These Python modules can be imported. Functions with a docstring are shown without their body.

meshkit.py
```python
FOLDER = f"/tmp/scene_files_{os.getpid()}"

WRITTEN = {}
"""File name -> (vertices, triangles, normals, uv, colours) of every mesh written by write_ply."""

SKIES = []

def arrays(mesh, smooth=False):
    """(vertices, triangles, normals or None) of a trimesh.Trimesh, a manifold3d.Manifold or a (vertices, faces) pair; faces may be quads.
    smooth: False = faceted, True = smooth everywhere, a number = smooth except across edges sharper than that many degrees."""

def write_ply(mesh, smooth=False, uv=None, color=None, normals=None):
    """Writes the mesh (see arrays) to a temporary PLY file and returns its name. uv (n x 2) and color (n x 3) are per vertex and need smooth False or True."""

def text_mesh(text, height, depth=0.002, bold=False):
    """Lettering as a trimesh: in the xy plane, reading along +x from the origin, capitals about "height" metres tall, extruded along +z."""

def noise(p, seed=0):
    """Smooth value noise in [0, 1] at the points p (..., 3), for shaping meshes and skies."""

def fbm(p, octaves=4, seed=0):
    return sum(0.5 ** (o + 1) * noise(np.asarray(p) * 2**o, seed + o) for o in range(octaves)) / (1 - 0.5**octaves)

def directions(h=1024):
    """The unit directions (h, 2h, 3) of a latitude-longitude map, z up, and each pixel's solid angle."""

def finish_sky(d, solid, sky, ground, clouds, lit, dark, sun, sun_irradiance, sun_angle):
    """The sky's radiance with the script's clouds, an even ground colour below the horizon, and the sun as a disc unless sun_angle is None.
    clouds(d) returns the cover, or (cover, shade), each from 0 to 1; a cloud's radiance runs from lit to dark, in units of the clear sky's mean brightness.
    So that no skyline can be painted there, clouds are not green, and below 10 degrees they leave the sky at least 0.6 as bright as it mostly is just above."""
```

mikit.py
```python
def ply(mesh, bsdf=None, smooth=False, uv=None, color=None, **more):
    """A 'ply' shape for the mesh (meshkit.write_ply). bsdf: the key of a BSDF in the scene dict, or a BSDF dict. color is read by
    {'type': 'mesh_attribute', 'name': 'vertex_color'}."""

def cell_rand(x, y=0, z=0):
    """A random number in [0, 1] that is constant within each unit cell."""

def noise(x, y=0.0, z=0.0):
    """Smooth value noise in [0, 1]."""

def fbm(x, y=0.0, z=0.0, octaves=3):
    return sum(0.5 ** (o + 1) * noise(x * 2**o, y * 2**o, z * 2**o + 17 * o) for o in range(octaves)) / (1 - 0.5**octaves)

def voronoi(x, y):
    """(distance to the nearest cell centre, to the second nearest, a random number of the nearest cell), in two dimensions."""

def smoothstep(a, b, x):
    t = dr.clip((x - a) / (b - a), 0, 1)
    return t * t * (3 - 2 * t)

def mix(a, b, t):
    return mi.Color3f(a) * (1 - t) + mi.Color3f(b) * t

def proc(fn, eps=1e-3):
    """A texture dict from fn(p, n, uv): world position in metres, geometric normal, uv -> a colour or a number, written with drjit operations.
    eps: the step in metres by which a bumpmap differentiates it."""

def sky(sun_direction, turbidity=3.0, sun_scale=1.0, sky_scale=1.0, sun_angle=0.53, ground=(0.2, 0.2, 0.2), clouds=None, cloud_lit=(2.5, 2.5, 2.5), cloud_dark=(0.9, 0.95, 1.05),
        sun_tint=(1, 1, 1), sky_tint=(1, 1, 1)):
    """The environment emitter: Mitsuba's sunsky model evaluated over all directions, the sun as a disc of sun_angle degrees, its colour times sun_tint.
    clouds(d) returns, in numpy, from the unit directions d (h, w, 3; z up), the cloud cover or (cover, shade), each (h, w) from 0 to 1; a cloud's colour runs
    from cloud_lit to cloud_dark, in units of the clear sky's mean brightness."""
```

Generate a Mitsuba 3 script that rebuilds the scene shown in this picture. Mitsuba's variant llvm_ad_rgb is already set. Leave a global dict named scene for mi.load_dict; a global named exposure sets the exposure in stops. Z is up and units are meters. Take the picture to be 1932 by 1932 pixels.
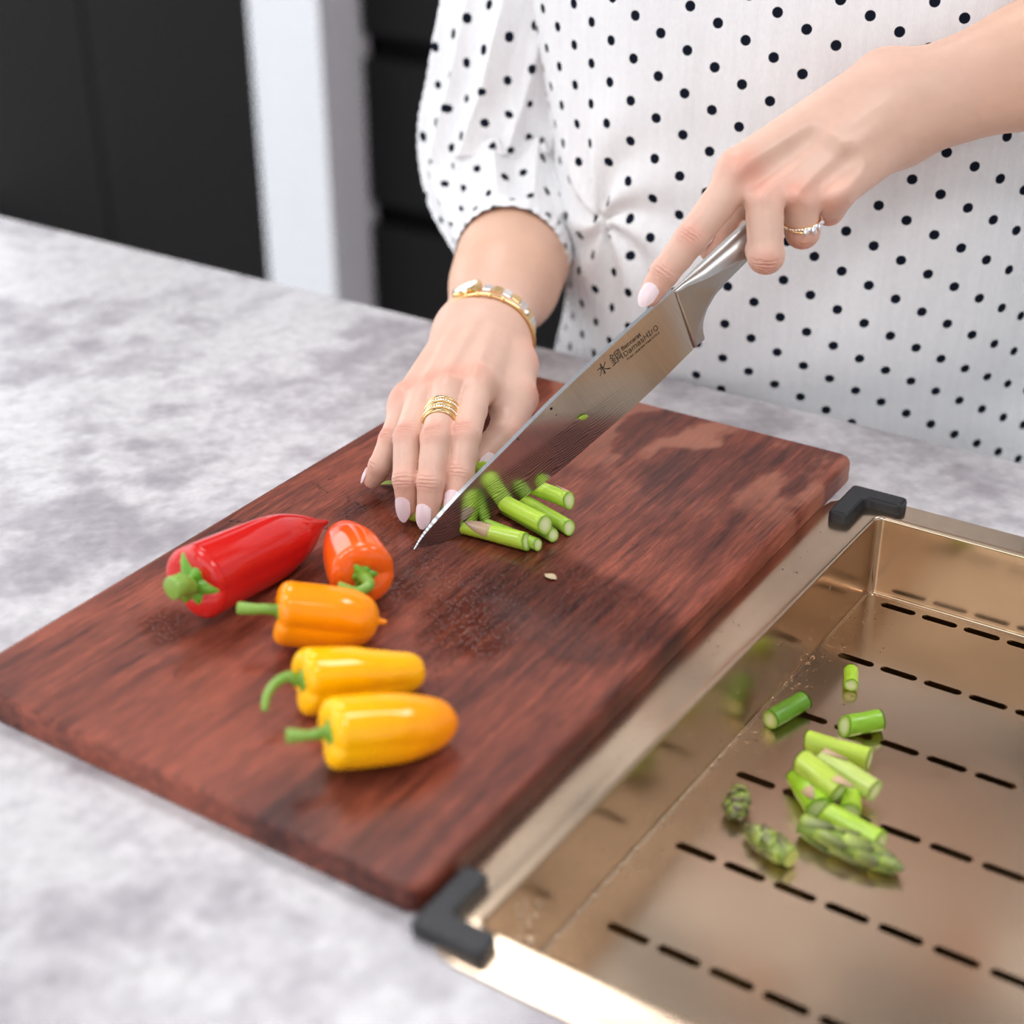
import math, random
import numpy as np, trimesh, mitsuba as mi, drjit as dr, mikit, meshkit, manifold3d
from shapely.geometry import Polygon, LineString, Point, box as sbox
from shapely.ops import unary_union
from shapely import affinity
T4 = mi.ScalarTransform4f

# ------------------------------------------------------------------ camera, sky, exposure
Z0 = 0.914                      # height of the cutting board's top above the floor; lengths below are in the board's frame
CAM = np.array([0.2664, -0.3464, 0.3988])
YAW, PITCH, ROLL, FPX = 0.57436769, 0.4999428, -0.0042477, 2913.053
_f = np.array([-math.sin(YAW) * math.cos(PITCH), math.cos(YAW) * math.cos(PITCH), -math.sin(PITCH)])
_r = np.cross(_f, [0, 0, 1]); _r /= np.linalg.norm(_r); _u = np.cross(_r, _f)
RGT, UP = math.cos(ROLL) * _r + math.sin(ROLL) * _u, -math.sin(ROLL) * _r + math.cos(ROLL) * _u
FWD = _f
UPZ = np.array([0, 0, Z0])
exposure = 1.22
scene, labels = {}, {}
scene['camera'] = dict(type='thinlens', fov=math.degrees(2 * math.atan(966 / FPX)), fov_axis='x', aperture_radius=0.0062, focus_distance=0.835, near_clip=0.02, far_clip=60.0,
                       to_world=T4().look_at(origin=list(CAM + UPZ), target=list(CAM + UPZ + FWD), up=list(UP)))
def cloudy(d):
    return np.ones(d.shape[:2]), 0.25 * meshkit.fbm(d * 3.0, 3)
scene['sky'] = mikit.sky([-0.8, 0.25, 0.55], turbidity=4, sun_scale=0.0, sky_scale=3.2, ground=(0.35, 0.35, 0.34), clouds=cloudy, cloud_lit=(3.2, 3.25, 3.35), cloud_dark=(2.2, 2.25, 2.35))

# ------------------------------------------------------------------ helpers
def ray(x, y): return FWD + (x - 966) / FPX * RGT - (y - 966) / FPX * UP
def at(x, y, z=0.0):
    d = ray(x, y); return CAM + d * (z - CAM[2]) / d[2]
def aty(x, y, Y):
    d = ray(x, y); return CAM + d * (Y - CAM[1]) / d[1]
def atx(x, y, X):
    d = ray(x, y); return CAM + d * (X - CAM[0]) / d[0]
def atd(x, y, dep): return CAM + dep * ray(x, y)
def unit(v): v = np.asarray(v, float); return v / np.linalg.norm(v)
used = set()
def numbered(k):
    if k not in used: used.add(k); return k
    i = 1
    while f'{k}_{i:03d}' in used: i += 1
    k = f'{k}_{i:03d}'; used.add(k); return k
def tri(mesh):
    if isinstance(mesh, trimesh.Trimesh): return np.array(mesh.vertices, float), np.array(mesh.faces)
    if hasattr(mesh, 'to_mesh'):
        m = mesh.to_mesh(); return np.array(m.vert_properties[:, :3], float), np.array(m.tri_verts)
    v, f = np.asarray(mesh[0], float), np.asarray(mesh[1], int)
    if f.shape[1] == 4: f = np.vstack([f[:, [0, 1, 2]], f[:, [0, 2, 3]]])
    return v, f
def add(name, mesh, mat, parent=None, smooth=30, label=None, cat=None, group=None, kind=None, uv=None, color=None, **more):
    key = numbered((parent + '__' if parent else '') + name)
    v, f = tri(mesh)
    if (np.einsum('ij,ij->i', v[f[:, 0]] - v.mean(0), np.cross(v[f[:, 1]] - v.mean(0), v[f[:, 2]] - v.mean(0)))).sum() < 0: f = f[:, ::-1]
    v = v + UPZ
    scene[key] = mikit.ply((v, f), mat, smooth=smooth, uv=uv, color=color, **more)
    tag(key, label, cat, group, kind); return key
def tag(key, label=None, cat=None, group=None, kind=None):
    d = {k: v for k, v in dict(label=label, category=cat, group=group, kind=kind).items() if v}
    if d: labels.setdefault(key, {}).update(d)
def thing(name, label, cat, group=None):
    k = numbered(name); tag(k, label, cat, group); return k
def join(parts):
    V, F, n = [], [], 0
    for p in parts:
        v, f = tri(p); V.append(v); F.append(f + n); n += len(v)
    return np.vstack(V), np.vstack(F)
def boxm(lo, hi, r=0.0):
    lo, hi = np.array(lo, float), np.array(hi, float)
    if r <= 0:
        return trimesh.creation.box(bounds=[lo, hi])
    pts = []
    c = [(lo + r), (hi - r)]
    s = trimesh.creation.icosphere(2, r).vertices
    for ix in (0, 1):
        for iy in (0, 1):
            for iz in (0, 1):
                pts.append(s + np.array([c[ix][0], c[iy][1], c[iz][2]]))
    return trimesh.convex.convex_hull(np.vstack(pts))
def loft(rings, cap0=True, cap1=True, closed=True):
    """rings: (m, n, 3); a tube of quads with fan caps."""
    R = np.asarray(rings, float); m, n = R.shape[:2]
    V = R.reshape(-1, 3); F = []
    i = np.arange(n if closed else n - 1); j = (i + 1) % n
    for k in range(m - 1):
        F.append(np.stack([k * n + i, k * n + j, (k + 1) * n + j], 1)); F.append(np.stack([k * n + i, (k + 1) * n + j, (k + 1) * n + i], 1))
    V = [V]; base = m * n
    if cap0: V.append(R[0].mean(0)[None]); F.append(np.stack([j, i, i * 0 + base], 1)); base += 1
    if cap1: V.append(R[-1].mean(0)[None]); F.append(np.stack([(m - 1) * n + i, (m - 1) * n + j, i * 0 + base], 1))
    return np.vstack(V), np.vstack(F)
def frames(path, ref=None):
    path = np.asarray(path, float); t = np.gradient(path, axis=0); t /= np.linalg.norm(t, axis=1, keepdims=True)
    ref = np.array([0, 0, 1.0]) if ref is None else np.asarray(ref, float)
    if abs(ref @ t[0]) > 0.95: ref = np.array([1.0, 0, 0])
    X = []; x = unit(ref - (ref @ t[0]) * t[0])
    for k in range(len(path)):
        x = unit(x - (x @ t[k]) * t[k]); X.append(x)
    X = np.array(X); return t, X, np.cross(t, X)
def tube(path, rad, n=12, cap=True, closed=False):
    path = np.asarray(path, float); rad = np.broadcast_to(np.asarray(rad, float), (len(path),))
    if closed:
        path = np.vstack([path, path[:1]]); rad = np.r_[rad, rad[:1]]
        c = path[:-1].mean(0); t = np.gradient(np.vstack([path[-2:-1], path, path[1:2]]), axis=0)[1:-1]; t /= np.linalg.norm(t, axis=1, keepdims=True)
        nrm = unit(np.cross(path[1] - path[0], path[len(path) // 3] - path[0])); X = np.tile(nrm, (len(path), 1)); Y = np.cross(t, X)
    else: t, X, Y = frames(path)
    a = np.arange(n) * 2 * np.pi / n
    rings = path[:, None] + rad[:, None, None] * (np.cos(a)[None, :, None] * X[:, None] + np.sin(a)[None, :, None] * Y[:, None])
    return loft(rings, cap and not closed, cap and not closed)
def spline(pts, m):
    """Catmull-Rom through the rows of pts."""
    P = np.asarray(pts, float)
    if P.ndim == 1: P = P[:, None]
    Q = np.vstack([2 * P[0] - P[1], P, 2 * P[-1] - P[-2]]); s = np.linspace(0, len(P) - 1 - 1e-9, m); k = s.astype(int); t = (s - k)[:, None]
    a, b, c, d = Q[k], Q[k + 1], Q[k + 2], Q[k + 3]
    return 0.5 * (2 * b + (c - a) * t + (2 * a - 5 * b + 4 * c - d) * t**2 + (3 * b - a - 3 * c + d) * t**3)
def M3(x, y, z, o):
    m = np.eye(4); m[:3, 0], m[:3, 1], m[:3, 2], m[:3, 3] = x, y, z, o; return m
def xf(mesh, m):
    v, f = tri(mesh); return v @ m[:3, :3].T + m[:3, 3], f
def extr(poly, h):
    gs = getattr(poly, 'geoms', [poly])
    return trimesh.util.concatenate([trimesh.creation.extrude_polygon(g, h, engine='earcut') for g in gs])

# ------------------------------------------------------------------ materials
def rgb(*c): return {'type': 'rgb', 'value': list(c)}
def pr(base, rough=0.5, spec=0.5, metal=0.0, **k):
    b = base if isinstance(base, dict) else rgb(*base)
    return dict(type='principled', base_color=b, roughness=rough if not isinstance(rough, dict) else rough, specular=spec, metallic=metal, **k)
VC = {'type': 'mesh_attribute', 'name': 'vertex_color'}
def two(b): return dict(type='twosided', bsdf=b)
sm, fb, ns = mikit.smoothstep, mikit.fbm, mikit.noise

def stone_col(p, n, uv):
    a = fb(p.x * 42, p.y * 42, p.z * 42, 4); b = fb(p.x * 9 + 7, p.y * 9, p.z * 9, 3); c = fb(p.x * 170, p.y * 170 + 3, p.z * 170, 3)
    t = sm(0.30, 0.62, a * 0.62 + b * 0.38)
    col = mikit.mix((0.305, 0.282, 0.304), (0.515, 0.498, 0.508), t)
    return col * (0.82 + 0.36 * c)
scene['stone'] = pr(mikit.proc(stone_col), 0.30, 0.5)

def wet(p):
    """where the board is wet, 0..1"""
    x, y = p.x, p.y
    def blob(cx, cy, rx, ry):
        return dr.exp(-(dr.square((x - cx) / rx) + dr.square((y - cy) / ry)))
    w = blob(-0.05, 0.205, 0.035, 0.030) + 0.8 * blob(-0.025, 0.19, 0.022, 0.03) + blob(-0.105, 0.215, 0.035, 0.030) + 0.8 * blob(-0.185, 0.225, 0.03, 0.03) + 0.8 * blob(-0.15, 0.155, 0.03, 0.035) + 0.6 * blob(-0.205, 0.085, 0.02, 0.02) + 0.6 * blob(-0.08, 0.155, 0.03, 0.03)
    return sm(0.28, 0.5, w * 0.75 + 0.32 * fb(x * 60, y * 34, 0.0, 3) - 0.04)
def wood_col(p, n, uv):
    x, y = p.x + 0.006 * ns(p.y * 9, p.x * 4, 2.0), p.y
    broad = fb(x * 30, y * 5.5, p.z * 30 + 1, 3); fine = fb(x * 320, y * 20, p.z * 320, 3); pore = ns(x * 1100, y * 34, p.z * 1100)
    blot = fb(p.x * 34, p.y * 20, 4.0, 4)
    t = 0.36 * broad + 0.32 * fine + 0.32 * blot
    col = mikit.mix((0.050, 0.0110, 0.0075), (0.275, 0.066, 0.036), sm(0.30, 0.70, t))
    fib = ns(x * 1500, y * 170, p.z * 1500 + 5); speck = ns(x * 2400, y * 900, p.z * 2400)
    col = col * (1 - 0.5 * sm(0.62, 0.86, pore)) * (0.72 + 0.56 * fib) * (0.86 + 0.28 * speck)
    dry = sm(0.30, 0.40, p.y) * sm(0.50, 0.62, blot + 0.10 * sm(-0.12, 0.0, p.x))
    col = mikit.mix(col, mi.Color3f(0.36, 0.15, 0.095), 0.6 * dry)
    w = wet(p)
    return col * (1 - 0.42 * w)
def wood_rough(p, n, uv): return 0.40 - 0.25 * wet(p) + 0.10 * (fb(p.x * 90, p.y * 14, 0.0, 2) - 0.5)
def wood_bump(p, n, uv):
    f1, f2, r = mikit.voronoi(p.x * 520, p.y * 520)
    return 0.00010 * ns(p.x * 700, p.y * 30, p.z * 700) + 0.00012 * wet(p) * sm(0.42, 0.12, f1) * sm(0.35, 0.6, r)
scene['wood'] = dict(type='bumpmap', bsdf=pr(mikit.proc(wood_col), mikit.proc(wood_rough), 0.32), arbitrary=mikit.proc(wood_bump, 0.0003), scale=1.0)

def gold_rough(p, n, uv): return 0.17 + 0.10 * sm(0.35, 0.7, fb(p.x * 14, p.y * 14, p.z * 14, 3))
scene['tray_metal'] = two(pr((0.64, 0.485, 0.35), mikit.proc(gold_rough), 0.5, 1.0))
scene['sink_metal'] = two(pr((0.34, 0.25, 0.14), 0.3, 0.5, 1.0))
scene['rubber'] = pr((0.016, 0.017, 0.019), 0.42, 0.4)
scene['gold'] = pr((0.86, 0.60, 0.27), 0.17, 0.5, 1.0)
scene['silver'] = pr((0.86, 0.85, 0.82), 0.18, 0.5, 1.0)
scene['diamond'] = dict(type='dielectric', int_ior=2.2)
scene['crystal'] = pr((0.92, 0.92, 0.95), 0.05, 1.0, 0.75)
scene['watch_white'] = pr((0.85, 0.86, 0.9), 0.12, 0.6, 0.0, clearcoat=1.0)
scene['water'] = dict(type='dielectric', int_ior=1.33)
scene['black_matt'] = pr((0.0062, 0.0058, 0.0058), 0.6, 0.18)
scene['black_gap'] = pr((0.004, 0.004, 0.004), 0.8, 0.2)
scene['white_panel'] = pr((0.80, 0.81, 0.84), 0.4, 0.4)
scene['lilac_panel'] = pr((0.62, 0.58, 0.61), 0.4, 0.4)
scene['white_wall'] = dict(type='diffuse', reflectance=rgb(0.84, 0.84, 0.85))
scene['floor_mat'] = pr((0.5,0.5,0.5), 0.35, 0.4)
scene['lamp_white'] = dict(type='diffuse', reflectance=rgb(0.9, 0.9, 0.9))
scene['ink'] = pr((0.012, 0.010, 0.009), 0.6, 0.2)
scene['trousers_cloth'] = pr((0.02, 0.02, 0.025), 0.8, 0.2)
scene['vcol_gloss'] = pr(VC, 0.11, 0.45, 0.0)
scene['vcol_veg'] = pr(VC, 0.30, 0.5)
scene['vcol_cut'] = two(pr(VC, 0.35, 0.5))
scene['nail_polish'] = pr((0.74, 0.60, 0.62), 0.10, 0.5, 0.0, clearcoat=1.0, clearcoat_gloss=0.97)

# ------------------------------------------------------------------ the room
def struct(name, mesh, mat, label, parent=None, **k): return add(name, mesh, mat, parent, label=label, kind=None if parent else 'structure', smooth=False, **k)
FZ = -Z0; RX0, RX1, RY0, RY1, CZ = -2.75, 2.6, -2.6, 2.6, 1.7
struct('floor', boxm([RX0, RY0, FZ - .1], [RX1, RY1, FZ]), 'floor_mat', 'pale grey kitchen floor')
struct('ceiling', boxm([RX0, RY0, CZ], [RX1, RY1, CZ + .1]), 'white_wall', 'white ceiling')
struct('wall_back', boxm([RX0, RY1, FZ], [RX1, RY1 + .1, CZ]), 'white_wall', 'white wall behind the dark cabinets')
struct('wall_right', boxm([RX1, RY0, FZ], [RX1 + .1, RY1, CZ]), 'white_wall', 'white wall on the right')
# left wall: a wide glazed opening; wall behind the camera: another
def wall_with_hole(axis, pos, a0, a1, h0, h1, z0, z1):
    out = []
    for lo, hi, zl, zh in ((a0, h0, FZ, CZ), (h1, a1, FZ, CZ), (h0, h1, FZ, z0), (h0, h1, z1, CZ)):
        if hi - lo < 1e-6 or zh - zl < 1e-6: continue
        if axis == 'x': out.append(boxm([pos - .1, lo, zl], [pos, hi, zh]))
        else: out.append(boxm([lo, pos - .1, zl], [hi, pos, zh]))
    return join(out)
struct('wall_left', wall_with_hole('x', RX0, RY0, RY1, -2.3, 2.4, -0.75, 1.6), 'white_wall', 'white wall with a wide window on the left')
struct('wall_front', wall_with_hole('y', RY0, RX0, RX1, -2.4, 1.0, 0.05, 1.6), 'white_wall', 'white wall with a window behind the camera')
def window(name, axis, pos, h0, h1, z0, z1, n):
    k = numbered(name); tag(k, label='white framed window', kind='structure')
    t = 0.025; parts = []
    def bar(a, b, zl, zh):
        return boxm([pos - .08, a, zl], [pos - .02, b, zh]) if axis == 'x' else boxm([a, pos - .08, zl], [b, pos - .02, zh])
    for i in range(n + 1):
        c = h0 + (h1 - h0) * i / n; parts.append(bar(max(h0, c - t), min(h1, c + t), z0, z1))
    parts += [bar(h0, h1, z0, z0 + 2 * t), bar(h0, h1, z1 - 2 * t, z1)]
    add('frame', join(parts), 'white_panel', k, smooth=False)
window('window_1', 'x', RX0, -2.3, 2.4, -0.75, 1.6, 4)
window('window_2', 'y', RY0, -2.4, 1.0, 0.05, 1.6, 4)
# ceiling lamps: flat panels
for i, (lx, ly) in enumerate([(-0.9, 0.9), (-0.9, -0.7), (0.9, 0.9), (0.9, -0.7)]):
    L = thing('ceiling_light', ['square white ceiling panel lamp over the far left side of the counter', 'square white ceiling panel lamp over the near left side of the counter',
                                'square white ceiling panel lamp over the far right side of the counter', 'square white ceiling panel lamp over the near right side of the counter'][i], 'ceiling light', 'ceiling panel lamps')
    add('frame', extr(sbox(lx - .32, ly - .32, lx + .32, ly + .32).difference(sbox(lx - .3, ly - .3, lx + .3, ly + .3)), .02).apply_translation([0, 0, CZ - .02]), 'white_panel', L, smooth=False)
    v = np.array([[lx - .3, ly - .3, CZ - .008], [lx + .3, ly - .3, CZ - .008], [lx + .3, ly + .3, CZ - .008], [lx - .3, ly + .3, CZ - .008]])
    add('diffuser', (v, [[0, 2, 1], [0, 3, 2]]), 'lamp_white', L, smooth=False, emitter=dict(type='area', radiance=rgb(5.4, 5.4, 5.5)))

# dark cabinets and the white pillar
YC = 1.95
xa, xb = aty(474, 100, YC)[0], aty(606, 100, YC)[0]
p_ = atx(679, 100, xb); YD = p_[1]
pil = thing('pillar', 'white painted pillar standing between the dark tall cabinet and the dark drawers', 'pillar')
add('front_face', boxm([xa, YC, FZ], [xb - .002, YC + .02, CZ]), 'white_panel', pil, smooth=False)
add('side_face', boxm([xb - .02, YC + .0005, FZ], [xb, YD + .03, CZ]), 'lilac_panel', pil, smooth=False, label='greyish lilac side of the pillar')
cab = thing('tall_cabinet', 'matt black tall cabinet left of the white pillar, out of focus', 'cabinet')
add('carcass', boxm([-2.72, YC + .06, FZ + .1], [xa - .002, RY1 - .02, CZ - .05]), 'black_matt', cab, smooth=False)
for i, (a, b) in enumerate([(-2.715, -2.32), (-2.314, xa - .004)]):
    add('door', boxm([a, YC + .035, FZ + .12], [b, YC + .058, CZ - .07], .003), 'black_matt', cab)
add('plinth', boxm([-2.72, YC + .12, FZ], [xa - .002, RY1 - .05, FZ + .1]), 'black_gap', cab, smooth=False)
dw = thing('drawer_unit', 'matt black drawer unit with finger grooves right of the white pillar, out of focus', 'drawer unit')
dx0, dx1 = xb + .004, 0.75
add('carcass', boxm([dx0, YD + .05, FZ + .1], [dx1, RY1 - .02, CZ - .05]), 'black_gap', dw, smooth=False)
add('plinth', boxm([dx0, YD + .1, FZ], [dx1, RY1 - .05, FZ + .1]), 'black_gap', dw, smooth=False)
g1 = aty(770, 98, YD)[2]; g2 = aty(780, 418, YD)[2]
zs = [CZ - .06, g1 + .022, g1 - .022, g2 + .022, g2 - .022, FZ + .12]
nx = 2; wx = (dx1 - dx0) / nx
for i in range(nx):
    for k in range(3):
        add('drawer', boxm([dx0 + i * wx + .002, YD, zs[2 * k + 1]], [dx0 + (i + 1) * wx - .002, YD + .045, zs[2 * k]], .003), 'black_matt', dw)

# ------------------------------------------------------------------ counter, sink, tray, board
ZC = -0.014
CT = thing('kitchen_counter', 'grey stone-look kitchen counter under the cutting board and the brass tray', 'counter')
hole = sbox(0.014, 0.004, 0.60, 0.392).buffer(-.015).buffer(.015)
slab = sbox(-1.7, -0.36, 1.5, 0.4985).difference(hole)
add('worktop', extr(slab, .04).apply_translation([0, 0, ZC - .04]), 'stone', CT, smooth=False, label='mottled grey stone-look worktop')
base = sbox(-1.66, -0.30, 1.46, 0.44).difference(sbox(-0.02, -0.03, 0.64, 0.42))
add('base_cabinet', extr(base, ZC - .0405 - FZ).apply_translation([0, 0, FZ]), 'white_panel', CT, smooth=False)
def rrect(x0, y0, x1, y1, r, n=6):
    pts = []
    for cx, cy, a0 in ((x1 - r, y1 - r, 0), (x0 + r, y1 - r, 90), (x0 + r, y0 + r, 180), (x1 - r, y0 + r, 270)):
        for a in np.linspace(a0, a0 + 90, n): pts.append((cx + r * math.cos(math.radians(a)), cy + r * math.sin(math.radians(a))))
    return np.array(pts)
def rloft(prof, x0, y0, x1, y1, r, warp=None, n=6):
    rings = []
    for d, z in prof:
        p = rrect(x0 - d, y0 - d, x1 + d, y1 + d, max(r + d, .0012), n)
        rings.append(np.c_[p, np.full(len(p), z)])
    R = np.array(rings)
    if warp is not None: R = warp(R)
    return R
SK = thing('sink', 'dark brass sink basin under the slotted tray', 'sink')
R_ = rloft([(.004, ZC - .0405), (0, ZC - .042), (0, ZC - .20), (-.02, ZC - .222)], 0.014, 0.004, 0.60, 0.392, .015)
add('basin', loft(R_, False, True), 'sink_metal', SK)
for i in range(14):
    X = 0.0515 + 0.0235 * i
    add('grid_rod', tube([[X, .02, -.078], [X + .004, .385, -.078]], .0009, 6), 'gold', SK, label='thin brass rod' if i == 0 else None)
for yy in (.03, .2, .37):
    add('cross_rod', tube([[.0142, yy, -.0798], [.5998, yy, -.0798]], .0009, 6), 'gold', SK)

TF = -0.060      # tray floor
def shear(R):
    R = R.copy(); k = np.clip((R[..., 0] - .0008) / .019, 0, 1); R[..., 0] += 0.0244 * (R[..., 1] - .0) * k * np.clip((.27 - R[..., 0]) / .1, 0, 1); return R
TR = thing('colander_tray', 'champagne gold metal colander tray with slotted floor set over the sink', 'tray')
prof = [(-.0022, TF), (-.0008, TF + .0006), (0, TF + .0022), (0, ZC - .004)]
for a in np.linspace(0, 90, 6): prof.append((.0022 - .0022 * math.cos(math.radians(a)), ZC + .0006 + .0022 * math.sin(math.radians(a))))
prof += [(.0055, ZC + .0026), (.009, ZC + .0020), (.0178, ZC + .0019)]
prof += [(.0200, ZC + .0018), (.0212, ZC + .0017), (.0213, ZC + .0003)]
def fine(R, m=24):
    return R
def straight(prof, warp):
    """walls with extra points along the straight sides so that the shear stays smooth"""
    rings = []
    for d, z in prof:
        p = rrect(.0215 - d, .0090 - d, .285 + d, .388 + d, max(.0045 + d, .0008), 6)
        q = []
        for i in range(len(p)):
            a, b = p[i], p[(i + 1) % len(p)]; k = 12 if i % 6 == 5 else 1
            for s in range(k): q.append(a + (b - a) * s / k)
        q = np.array(q); rings.append(np.c_[q, np.full(len(q), z)])
    return warp(np.array(rings))
add('rim_and_walls', loft(straight(prof, shear), False, False), 'tray_metal', TR, smooth=40)
fl = Polygon(shear(np.c_[rrect(.0215 - .001, .008, .286, .389, .004), np.zeros(24)][None])[0][:, :2])
slots = []
for r in range(6):
    for c in range(11):
        x0, y0 = .0393 + .0012 * r + .0235 * c, .0788 + .0600 * r
        x0 = .0388 + 0.0235 * c + 0.0009 * r
        if x0 > .262: continue
        slots.append(LineString([(x0 + .0013, y0), (x0 + .0160, y0)]).buffer(.0025, quad_segs=4))
    # a first row close to the near wall
for c in range(11):
    x0 = .0380 + 0.0235 * c
    if x0 < .262: slots.append(LineString([(x0 + .0013, .0200), (x0 + .0160, .0200)]).buffer(.0025, quad_segs=4))
fl = fl.difference(unary_union(slots))
add('slotted_floor', extr(fl, .0009).apply_translation([0, 0, TF - .0006]), 'tray_metal', TR, smooth=False, label='tray floor pierced by rows of short slots')
# weld line along the foot of the left wall
sl = shear(np.array([[[.0221, y, TF + .0006] for y in np.linspace(.012, .386, 14)]]))[0]
add('seam', tube(sl, .0007, 8), 'tray_metal', TR, label='fine seam where wall meets floor')
def bracket(x0, y0, sx, sy, label):
    k = numbered('corner_pad'); tag(k, label, 'corner pad', 'black rubber corner pads')
    s1 = sbox(0, 0, .0325, .0125); s2 = sbox(0, 0, .0120, .0375)
    pl = unary_union([s1, s2]).buffer(.0030).buffer(-.0060).buffer(.0030)
    e = pl.exterior; ring = np.array([e.interpolate(i / 120, normalized=True).coords[0] for i in range(120)])
    if not e.is_ccw: ring = ring[::-1]
    rings = []
    for ins, z in ((.0012, 0), (.0, .0012), (.0, .0060), (.0006, .0074), (.0018, .0080)):
        g = pl.buffer(-ins).exterior if ins > 0 else e
        q = np.array([g.interpolate(g.project(Point(*p))).coords[0] for p in ring]); rings.append(np.c_[q, np.full(120, z)])
    top = extr(pl.buffer(-.0018), .0003).apply_translation([0, 0, .0077])
    v, f = join([loft(rings, False, False), top])
    v = v * [sx, sy, 1] + [x0, y0, ZC + .0002]
    if sx * sy < 0: f = f[:, ::-1]
    add('pad', (v, f), 'rubber', k, smooth=35)
# board: rounded slab
bpoly = rrect(-0.2588, 0.0, -0.0, 0.43, .009, 8)
BT = .0138
brings = []
for ins, z in ((.0012, -BT), (.0003, -BT + .0004), (0, -BT + .0012), (0, -.0032), (.0003, -.0018), (.0010, -.0007), (.0022, -.00012), (.0032, 0)):
    p = rrect(-0.2588 + ins, ins, -ins, 0.43 - ins, .009 - ins * .6, 8); brings.append(np.c_[p, np.full(len(p), z)])
BD = add('cutting_board', loft(brings), 'wood', None, smooth=40, label='thick dark red-brown wooden cutting board, wet in patches, lying on the grey counter', cat='cutting board')
bracket(.0015, -.0088, 1, 1, 'black rubber pad on the near corner of the brass tray rim')
bracket(.0085, .4075, 1, -1, 'black rubber pad on the far corner of the brass tray, half under the board')

# ------------------------------------------------------------------ knife
KT = at(781, 1036, 0.0008)
S0 = np.array([-0.0783, 0.3425, 0.1118])
KN = unit([0.8825, -0.4701, 0.0121])
KA = unit(S0 - KT); KA = unit(KA - (KA @ KN) * KN); KW = np.cross(KN, KA)
KM = M3(KA, KW, KN, KT)
def kp(x, y):
    d = ray(x, y); P = CAM + d * (((KT - CAM) @ KN) / (d @ KN)); return np.array([(P - KT) @ KA, (P - KT) @ KW])
spine = np.array([kp(*p) for p in [(781, 1036), (805, 1000), (864, 933), (950, 846), (1034, 761), (1110, 689), (1187, 618), (1268, 547)]])
edge = np.array([kp(*p) for p in [(781, 1036), (827, 1026), (874, 1007), (928, 975), (989, 938), (1056, 888), (1130, 824), (1214, 751), (1308, 659)]])
KL = spine[-1][0]
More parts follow.
